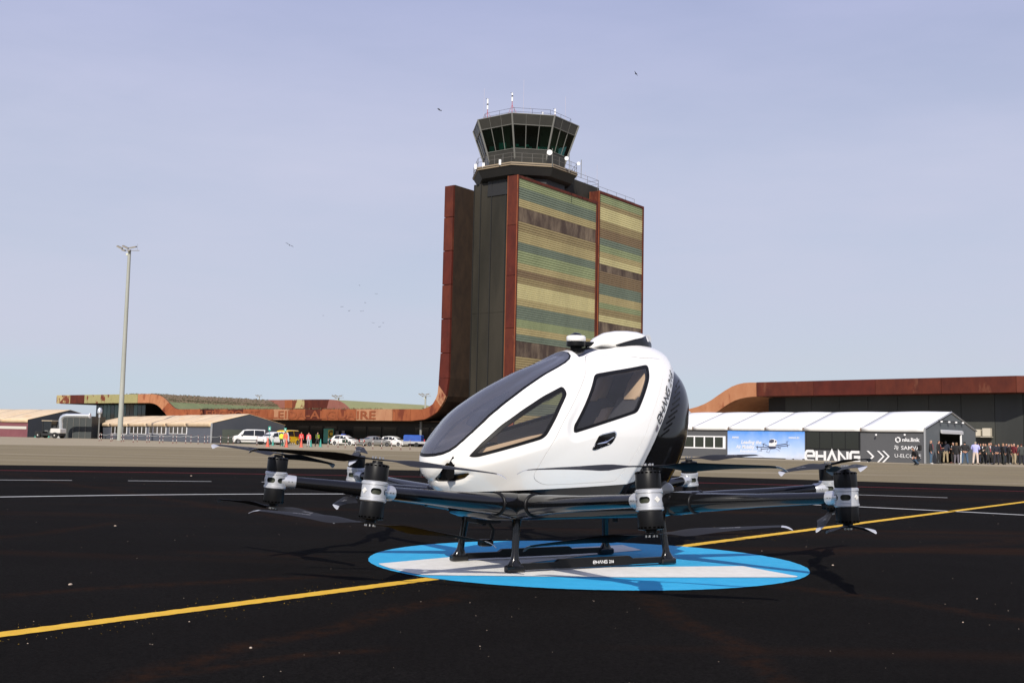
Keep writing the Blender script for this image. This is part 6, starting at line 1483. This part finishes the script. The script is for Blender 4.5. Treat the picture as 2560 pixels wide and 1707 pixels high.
def cone(u, v, col, label, group, h=1.0):
    g = G(u, v, -.008)
    if col not in CONE:
        t = thing('traffic_cone', label, 'traffic cone', (g[0], g[1], -.008), 0, group); m_ = CO if col == 'o' else CGN
        part('base', MB().cbox((-.22,-.22,0),(.22,.22,.05), .01), m_, t)
        part('cone_body', MB().lathe([(.17,.05),(.04,1.0),(.01,1.0)], 14), m_, t, 60)
        part('reflective_band', MB().lathe([(.125,.35),(.095,.52)] if col == 'o' else [(.128,.33),(.10,.50)], 14), PWH, t, 60); CONE[col] = t; o = t
        if col == 'g': part('reflective_band', MB().lathe([(.085,.60),(.065,.72)], 14), PWH, t, 60)
    else: o = copy_tree(CONE[col]); o['label'] = label; o.location = (g[0], g[1], -.008)
    o.scale = (h, h, h); return o
for u, v, lb, h in ((669,1116.5,'orange cone under the green arrow sign, in front of the white vans',.9),(716,1117.5,'orange cone at the feet of the person in the orange vest',.85),(753,1117.5,'orange cone in front of the person in the red vest',.9),(913,1113,'orange cone standing between the patrol car and the silver saloon',.9)):
    cone(u, v, 'o', lb, 'orange traffic cones', h)
for u, v, lb, h in ((682,1113.5,'green cone behind the orange cone by the white off road car',.75),(706,1114,'green cone beside the person in yellow',.75),(777,1116.5,'green cone right of the person in pink overalls',.8),(801,1117,'green cone beside the walking person in the yellow vest',.85),(89,1093,'green bollard by the grey door of the maroon hall',1.),(122,1093.5,'green bollard before the tow tractor front wheel',.8),(135,1093.5,'green bollard under the tow tractor hood',.8)):
    cone(u, v, 'g', lb, 'green traffic cones', h)
for u, v, lb in ((669,1116.5,'green arrow sign on a thin pole behind the left orange cone'),(709,1114,'green arrow sign on a thin pole by the yellow van')):
    g = G(u, v, -.008); t = thing('arrow_sign', lb, 'sign', (g[0], g[1]+.6, -.008)); part('pole', MB().tube([(0,0,0),(0,0,1.7)], .022, 6), CGN, t); part('plate', MB().box((-.13,-.02,1.6),(.13,.02,2.0)), CGN, t)
    part('arrow', MB().add([(-.08,-.025,1.75),(.08,-.025,1.68),(.0,-.025,1.93)], [(0,1,2)]), PWH, t)
def flood(u, vb, vt, Y, label, arms, r0=.25, r1=.16):
    b_, t_ = atY(u[0], vb, Y), atY(u[1], vt, Y); h = t_[2]
    t = thing('floodlight_mast', label, 'floodlight mast', (b_[0], Y, 0)); m_ = mat('mast_concrete', (.36,.37,.33), .7, var=(.30,.31,.27), vscale=1., vmap=(1,1,.2))
    part('mast', MB().tube([(0,0,0),(0,0,h)], [r0, r1], 14), m_, t, 60); k = arms
    LM = mat('lamp_housing', (.22,.20,.16), .5); k_ = k
    part('cross_arm', MB().tube([(-1.2*k,0,h-.05*k),(1.9*k,0,h+.0*k)], .06*k, 6).tube([(-.2*k,-.5*k,h),(-.2*k,.7*k,h)], .05*k, 6).tube([(1.5*k,0,h),(1.5*k,0,h+1.3*k)], .02*k, 4), LM, t)
    for x, y, z, tl, wd_ in ((-1.9,0,.55,-25,.55),(-.9,.3,.65,-25,.6),(.55,.3,.65,12,.62),(-1.0,-.3,-.05,-15,.3),(.1,-.5,-.1,0,.25)):
        a = R(tl); mb = MB().obox((x*k, y*k, h+z*k), (wd_*k*math.cos(a),0,wd_*k*math.sin(a)), (0,.4*k,.08*k), (-.12*k*math.sin(a),0,.13*k*math.cos(a)))
        part('lamp_head', mb, LM, t); 
    part('lens_box', MB().cbox((-.55*k,-.25*k,h-1.0*k),(-.2*k,.1*k,h-.6*k), .03*k), mat('box_pale', (.6,.62,.5), .5), t)
    return t
flood((302,323.5), 1040, 626, 150., 'tall grey floodlight mast standing alone left of the tower', .72, .36, .21)
flood((1063,1063), 1025, 990, 205., 'small distant floodlight mast just left of the tower bend', .55, .22, .16)
flood((846,846), 1010, 994, 230., 'distant floodlight head rising above the green barrel roof', .6, .22, .16)
flood((648,648), 1010, 991, 250., 'distant lattice lamp above the planted terminal roof', .4, .12, .1)
# security camera on the hall, parking notices
for u, v, lb in ((843,1082,'small white notice fixed right of the gate sign'),(858,1081,'small pale notice on the dark terminal wall above the patrol car'),):
    p = onplane(u, v, O0+E1*6.8, E1); o = link('notice', MB().obox((0,0,0), E2*.28, E1*.03, ZZ*.28).data('notice', mat('notice_pale', (.5,.5,.55), .5))); o.location = p; tag(o, lb, 'notice')

# ------------------------------------------------------------------ birds
def bird_mesh():
    return MB().loft([[(-.25,0,0),(-.25,.01,.01),(-.25,0,.02)],[(0,-.07,-.03),(0,.07,-.03),(0,0,.06)],[(.22,-.02,0),(.22,.02,0),(.22,0,.03)]], True).add([(-.08,.03,.02),(.12,.03,.02),(.05,.35,.12),(-.06,.7,.02)], [(0,1,2,3),(3,2,1,0)]).add([(-.08,-.03,.02),(.12,-.03,.02),(.05,-.35,.12),(-.06,-.7,.02)], [(0,1,2,3),(3,2,1,0)]).data('bird', mat('bird_dark', (.02,.02,.022), .8))
bm_ = bird_mesh()
for i, (u, v, Y, lb) in enumerate(((1099,276,95,'small dark bird high in the sky left of the tower cab'),(723.5,613,120,'small dark bird in the open sky between mast and tower'),(1590,185,150,'tiny dark bird in the sky right of the tower'))):
    o = link('bird', bm_); o.location = atY(u, v, Y); o.rotation_euler = (.5, .2, .6+i); o.scale = (.85,)*3; tag(o, lb, 'bird')
for i, (u, v) in enumerate(((899,713.5),(941,735),(913,757),(873,777),(905,778),(808,789),(932,807),(958,807),(949,817),(855,767))):
    o = link('bird', bm_); o.location = atY(u, v, 420); o.rotation_euler = (.1, .1, i*1.3); o.scale = (1.2,)*3; tag(o, 'faint far bird of the loose flock left of the tower', 'bird', 'far flock of birds')

# ================================================================== PEOPLE
def figure(pose):
    """one continuous skinned figure, 1.75 m tall, facing -y; returns vertices and triangles"""
    J = {'pel': (0,0,.95), 'sp': (0,.0,1.15), 'ch': (0,.01,1.36), 'nk': (0,.01,1.50), 'hd0': (0,-.01,1.57), 'hd1': (0,-.02,1.66), 'hd2': (0,-.01,1.735)}
    rad = {'pel': (.15,.115), 'sp': (.145,.105), 'ch': (.165,.115), 'nk': (.055,.055), 'hd0': (.062,.07), 'hd1': (.078,.095), 'hd2': (.05,.06)}
    Ed = [('pel','sp'),('sp','ch'),('ch','nk'),('nk','hd0'),('hd0','hd1'),('hd1','hd2')]
    for s, S_ in ((1,'l'),(-1,'r')):
        st = pose['stance'][0 if s > 0 else 1]
        J[S_+'hp'] = (s*.09,0,.88); J[S_+'kn'] = (s*.10+st[0]*.5, -.02+st[1]*.5, .49); J[S_+'an'] = (s*.10+st[0], .02+st[1], .09); J[S_+'to'] = (s*.13+st[0], -.14+st[1], .035)
        for k, r in (('hp',(.105,.10)),('kn',(.065,.065)),('an',(.045,.045)),('to',(.04,.03))): rad[S_+k] = r
        Ed += [('pel',S_+'hp'),(S_+'hp',S_+'kn'),(S_+'kn',S_+'an'),(S_+'an',S_+'to')]
        el, ha = pose['arm'][0 if s > 0 else 1]
        J[S_+'sh'] = (s*.19,.01,1.42); J[S_+'el'] = (s*.19+el[0]*s, el[1], 1.42+el[2]); J[S_+'ha'] = (s*.19+ha[0]*s, ha[1], 1.42+ha[2])
        hv = np.array(J[S_+'ha'])-np.array(J[S_+'el']); hv = hv/np.linalg.norm(hv); J[S_+'fi'] = tuple(np.array(J[S_+'ha'])+hv*.10)
        for k, r in (('sh',(.062,.062)),('el',(.045,.045)),('ha',(.028,.028)),('fi',(.03,.018))): rad[S_+k] = r
        Ed += [('ch',S_+'sh'),(S_+'sh',S_+'el'),(S_+'el',S_+'ha'),(S_+'ha',S_+'fi')]
    if pose.get('crouch'):
        for k in J:
            x, y, z = J[k]
            if k[1:] in ('an','to'): continue
            if k[1:] == 'kn': J[k] = (x, y-.28, .46)
            elif k[1:] == 'hp': J[k] = (x, y+.10, .38)
            else: J[k] = (x, y + (.15 if z < 1.1 else -.02 - (z-1.1)*.5), z-.52)
    names = list(J); me = bpy.data.meshes.new('fig'); me.from_pydata([J[k] for k in names], [(names.index(a), names.index(b)) for a, b in Ed], [])
    o = bpy.data.objects.new('fig', me); COL.objects.link(o); md = o.modifiers.new('s', 'SKIN'); md.use_smooth_shade = True
    for i, k in enumerate(names): me.skin_vertices[0].data[i].radius = rad[k]; me.skin_vertices[0].data[i].use_root = (k == 'pel')
    sb = o.modifiers.new('u', 'SUBSURF'); sb.levels = 1; sb.render_levels = 1
    dg = bpy.context.evaluated_depsgraph_get(); m2 = bpy.data.meshes.new_from_object(o.evaluated_get(dg)); m2.calc_loop_triangles()
    V = np.array([tuple(v.co) for v in m2.vertices]); Nn = np.array([tuple(v.normal) for v in m2.vertices]); Tt = [tuple(t.vertices) for t in m2.polygons]
    bpy.data.objects.remove(o); bpy.data.meshes.remove(me); bpy.data.meshes.remove(m2)
    return V, Nn, Tt, J
POSES = {
 'stand': dict(stance=((.03,0),(-.03,.0)), arm=(((.06,.03,-.28),(.07,-.06,-.55)), ((.06,.03,-.28),(.07,-.04,-.55)))),
 'talk':  dict(stance=((.05,-.05),(-.05,.06)), arm=(((.07,.0,-.27),(-.02,-.24,-.24)), ((.06,.03,-.28),(.07,-.05,-.55)))),
 'fold':  dict(stance=((.06,0),(-.04,.0)), arm=(((.07,-.02,-.27),(-.20,-.19,-.22)), ((.07,-.02,-.27),(-.20,-.19,-.26)))),
 'back':  dict(stance=((.07,0),(-.07,.0)), arm=(((.08,.06,-.27),(-.12,.14,-.46)), ((.08,.06,-.27),(-.12,.15,-.48)))),
 'walk':  dict(stance=((.0,-.26),(.0,.26)), arm=(((.05,.14,-.25),(.06,.12,-.50)), ((.05,-.12,-.25),(.06,-.28,-.45)))),
 'crouch': dict(crouch=True, stance=((.08,-.05),(-.08,.05)), arm=(((.05,-.12,-.24),(-.02,-.32,-.34)), ((.05,-.12,-.24),(-.02,-.30,-.36)))),
}
FIG = {}
SKIN = mat('skin', (.50,.27,.18), .6)
def fig_meshes(pose, long_coat=False, long_hair=False):
    key = (pose, long_coat, long_hair)
    if key in FIG: return FIG[key]
    V, Nn, Tt, J = figure(POSES[pose]); cr = pose == 'crouch'
    def sub(fn, off, name):
        fs = [t for t in Tt if fn(np.mean([V[i] for i in t], 0))]; us = sorted({i for t in fs for i in t}); mp_ = {q: i for i, q in enumerate(us)}
        me = bpy.data.meshes.new(name); me.from_pydata([tuple(V[i]+Nn[i]*off) for i in us], [], [tuple(mp_[i] for i in t) for t in fs]); me.materials.append(SKIN); shade(me, 180); return me
    hem = .80 if long_coat else .93; zs_ = .52 if cr else 0
    hands = [np.array(J['lfi']), np.array(J['rfi']), np.array(J['lha']), np.array(J['rha'])]
    nh = lambda c: min(np.linalg.norm(c-h) for h in hands) > .085
    hz = J['hd1'][2]; hc = np.array(J['hd1'])
    r = {'body': sub(lambda c: True, 0, 'person_body'),
         'jacket': sub(lambda c: (c[2] > hem - zs_ or (abs(c[0]) > .215 and c[2] > .6-zs_)) and c[2] < J['nk'][2]+.015 and nh(c), .020, 'jacket'),
         'trousers': sub(lambda c: (.10 < c[2] < hem+.04-zs_) and nh(c) and not (abs(c[0]) > .235 and c[2] > .6-zs_ and not cr), .012, 'trousers'),
         'shoe_l': sub(lambda c: c[2] < .115 and c[0] > 0, .012, 'shoe'), 'shoe_r': sub(lambda c: c[2] < .115 and c[0] <= 0, .012, 'shoe'),
         'hair': sub(lambda c: (c[2] > hz+.035) or (c[1] > hc[1]+.02 and c[2] > hz-(.14 if long_hair else .06)), .012 if not long_hair else .022, 'hair')}
    FIG[key] = r; return r
def person(u, v, label, pose, rz, top, bot, hair=(.03,.02,.015), shoe=(.02,.02,.02), h=1.72, coat=False, lh=False, extra=None, group=None):
    g = G(u, v, -.008); t = thing('person', label, 'person', (g[0], g[1], -.008), R(rz), group); k = h/1.75; t.scale = (k*1.0, k*1.0, k)
    fm = fig_meshes(pose, coat, lh)
    cm = lambda nm, c: mat('cloth_%s_%02d_%02d_%02d' % (nm, c[0]*99, c[1]*99, c[2]*99), c, .85)
    b = link('body', fm['body'], t, SKIN); link('jacket', fm['jacket'], t, cm('t', top)); link('trousers', fm['trousers'], t, cm('b', bot)); link('shoe', fm['shoe_l'], t, cm('s', shoe)); link('shoe', fm['shoe_r'], t, cm('s', shoe)); link('hair', fm['hair'], t, cm('h', hair))
    if extra:
        for nm, mb, c in extra: part(nm, mb, cm('x', c), t)
    return t
lany = lambda c=(.35,.02,.03): ('lanyard', MB().tube([(-.07,-.10,1.47),(-.02,-.15,1.22),(0,-.155,1.12)], .012, 4).tube([(.07,-.10,1.47),(.02,-.15,1.22),(0,-.155,1.12)], .012, 4).box((-.05,-.17,1.04),(.05,-.16,1.12)), c)
collar = ('shirt_collar', MB().add([(-.05,-.125,1.48),(.05,-.125,1.48),(0,-.165,1.25)], [(0,1,2)]), (.6,.6,.62))
vest = lambda c: ('reflective_stripe', MB().box((-.17,-.145,1.08),(.17,-.14,1.13)).box((-.12,-.15,1.13),(-.08,-.145,1.42)).box((.08,-.15,1.13),(.12,-.145,1.42)), c)
BLK, NAVY, GRY, GREY2, JEAN, KHAKI = (.014,.013,.014), (.018,.022,.04), (.05,.05,.05), (.10,.10,.105), (.05,.09,.15), (.33,.27,.17)
# left group in vests
person(703, 1115, 'person in yellow jacket with back to us at the yellow van', 'stand', 175, (.65,.75,.05), (.02,.02,.02), h=1.5)
person(713, 1116.5, 'person in orange vest and pale trousers behind the orange cone', 'stand', 160, (.80,.16,.07), (.45,.36,.27), h=1.55)
person(752.5, 1116, 'person in red vest and dark trousers standing behind an orange cone', 'stand', 10, (.72,.03,.03), (.02,.02,.03), h=1.55, extra=[vest((.5,.5,.45))])
person(771, 1116.8, 'person in pink jacket and pale grey overalls facing us', 'stand', -10, (.85,.16,.16), (.42,.42,.44), h=1.52, extra=[('overall_bib', MB().box((-.10,-.165,.93),(.10,-.15,1.30)), (.42,.42,.44))])
person(793, 1116, 'person in dark clothes and yellow vest walking towards the gate sign', 'walk', 60, (.05,.06,.05), (.015,.015,.015), h=1.58, extra=[vest((.6,.75,.05)), ('vest_panel', MB().box((-.16,-.14,1.0),(-.06,-.13,1.45)).box((.06,-.14,1.0),(.16,-.13,1.45)).box((-.17,.125,1.0),(.17,.135,1.45)), (.6,.75,.05))])
# crowd at the tent door
cam_bag = ('backpack', MB().cbox((-.15,.12,1.02),(.15,.26,1.42), .04), (.02,.02,.02))
CR = [
 (2293,1162.5,'person in black crouching with a camera before the tent corner','crouch',-70,BLK,JEAN,(.02,.02,.02),BLK,1.72,0,0,[cam_bag]),
 (2326,1159.5,'man in black shirt and blue jeans with red lanyard, first of the crowd','stand',70,BLK,(.06,.11,.17),(.30,.22,.17),(.5,.48,.45),1.72,0,0,[lany()]),
 (2347,1158.8,'man in dark suit with white shirt and red lanyard at the tent door','talk',60,BLK,BLK,(.05,.03,.02),BLK,1.74,1,0,[collar, lany()]),
 (2363.5,1157.6,'grey haired man in navy jacket and khaki trousers seen from behind','stand',178,NAVY,KHAKI,(.22,.21,.2),BLK,1.76,0,0,None),
 (2384,1158.2,'man with white shirt under dark jacket facing the long haired woman','fold',-60,BLK,(.03,.03,.03),(.35,.3,.27),(.15,.05,.04),1.70,0,0,[collar]),
 (2393,1159.8,'long haired woman in black coat, grey trousers and white shoes','stand',120,BLK,(.13,.12,.14),(.20,.12,.06),(.75,.75,.75),1.64,1,1,None),
 (2399,1157.6,'red haired person half hidden behind the woman with long hair','stand',20,(.05,.03,.04),BLK,(.22,.06,.04),BLK,1.66,0,0,None),
 (2412.5,1159.5,'man in black jacket and blue jeans, hands clasped behind his back','back',175,BLK,(.055,.10,.17),BLK,(.3,.3,.3),1.70,0,0,None),
 (2424,1157.9,'man in dark green coat and khaki trousers with pink scarf','stand',40,(.03,.055,.05),KHAKI,(.12,.05,.04),BLK,1.78,1,0,[lany((.5,.15,.2))]),
 (2438.5,1159.8,'man in lilac shirt and cream trousers with arms folded','fold',165,(.42,.43,.78),(.62,.52,.45),(.30,.26,.18),(.12,.03,.03),1.76,0,0,None),
 (2450,1158.4,'person in dark grey coat with curly hair behind the lilac shirt','stand',60,(.07,.06,.055),NAVY,(.03,.02,.02),BLK,1.70,1,1,None),
 (2459.5,1159.2,'man in black suit with white collar holding a small white card','talk',-50,BLK,BLK,(.09,.06,.045),BLK,1.70,1,0,[collar, ('card', MB().box((.08,-.30,1.08),(.16,-.29,1.18)), (.7,.6,.5))]),
 (2472,1160.2,'bald man in dark grey suit looking down, pink tie','stand',25,(.045,.05,.048),(.02,.02,.02),(.48,.27,.19),(.4,.4,.4),1.70,1,0,[collar, lany((.4,.06,.08))]),
 (2479,1157.9,'tall dark haired man in black behind the bald man in grey','stand',-30,BLK,BLK,(.05,.02,.015),BLK,1.80,0,0,[collar]),
 (2490,1160.4,'person in navy jacket and navy trousers with back to us','back',185,(.012,.014,.025),(.012,.013,.03),BLK,BLK,1.70,0,0,None),
 (2507,1160.2,'fair haired man in black jacket with white collar, hands in pockets','stand',80,BLK,(.02,.024,.022),(.28,.17,.09),BLK,1.68,0,0,[collar]),
 (2516,1157.6,'tall person with dark hair behind the fair haired man','stand',10,(.02,.022,.03),BLK,BLK,BLK,1.78,0,0,None),
 (2522,1160.0,'grey haired man in long dark coat with pink scarf','talk',95,(.013,.012,.018),BLK,(.25,.22,.2),(.3,.3,.3),1.70,1,0,[('scarf', MB().lathe([(.08,1.44),(.10,1.48),(.08,1.52)], 12), (.55,.25,.27))]),
 (2533,1157.8,'dark haired person near the wall holding a white disc','talk',-20,BLK,NAVY,BLK,BLK,1.74,0,0,[('white_disc', MB().lathe([(.01,-.02),(.10,-.02),(.10,.02),(.01,.02)], 14, (.10,-.26,1.30), 'y'), (.75,.75,.75))]),
 (2537,1160.2,'man in maroon jacket and sand trousers holding a paper bag','talk',110,(.13,.015,.02),(.38,.31,.20),(.45,.28,.2),(.4,.3,.2),1.70,0,0,[('paper_bag', MB().box((.15,-.12,.62),(.30,-.02,.86)), (.65,.65,.66))]),
 (2546,1159.0,'fair woman in dark red coat behind the maroon jacket','stand',30,(.12,.018,.016),BLK,(.45,.30,.18),BLK,1.64,1,1,None),
 (2555,1160.5,'person in dark grey padded coat at the right edge of the crowd','stand',170,(.045,.05,.045),(.015,.02,.028),(.06,.015,.01),BLK,1.70,1,0,None),
 (2431,1157.3,'person with brown hair behind the jeans wearer near the door post','stand',-30,(.05,.02,.02),BLK,(.10,.05,.03),BLK,1.66,0,0,None),
 (2375,1157.0,'dark clothed person standing inside the door shadow','stand',15,(.02,.012,.012),BLK,BLK,BLK,1.68,0,0,None),

 (2354,1156.9,'dark haired person in black just inside the tent door, left side','stand',-40,(.02,.016,.016),BLK,BLK,BLK,1.70,0,0,None),
 (2405,1156.9,'dark coated person glimpsed between the grey trousers and the blue jeans','stand',30,(.03,.02,.02),BLK,(.05,.03,.02),BLK,1.68,1,0,None),
 (2444,1156.9,'dark haired person directly behind the lilac shirt','stand',100,(.03,.035,.045),BLK,BLK,BLK,1.72,0,0,None),
 (2465,1157.3,'person in navy coat between the card holder and the bald man','stand',-70,NAVY,NAVY,(.10,.07,.05),BLK,1.70,1,0,[collar]),
 (2484,1157.1,'person in charcoal coat behind the navy back','stand',150,(.03,.03,.033),BLK,(.03,.02,.01),BLK,1.73,1,0,None),
 (2498,1157.4,'brown haired person in black before the hangar wall, left of the fair haired man','talk',-30,BLK,(.03,.03,.035),(.08,.04,.02),BLK,1.69,0,0,[collar]),
 (2511,1158.6,'person in dark blue suit just right of the fair haired man','stand',200,(.016,.02,.035),(.016,.02,.035),(.05,.035,.02),BLK,1.71,0,0,None),
 (2529,1158.4,'person in dark brown coat behind the pink scarf','stand',-80,(.035,.022,.016),BLK,(.06,.03,.02),BLK,1.72,1,0,None),
 (2552,1157.4,'person with reddish hair at the far right behind the padded coat','stand',10,(.03,.02,.02),BLK,(.18,.05,.03),BLK,1.70,0,0,None),
]
for u, v, lb, ps, rz, top, bot, hair, shoe, h, coat, lh, ex in CR:
    pt_ = person(u + random.uniform(-1.5,1.5), v + random.uniform(-.3,1.3), lb, ps, rz + random.uniform(-12,12), top, bot, hair, shoe, h*random.uniform(1.0,1.05), bool(coat), bool(lh), ex); pt_.scale[0] *= random.uniform(1.08,1.25); pt_.scale[1] *= 1.1
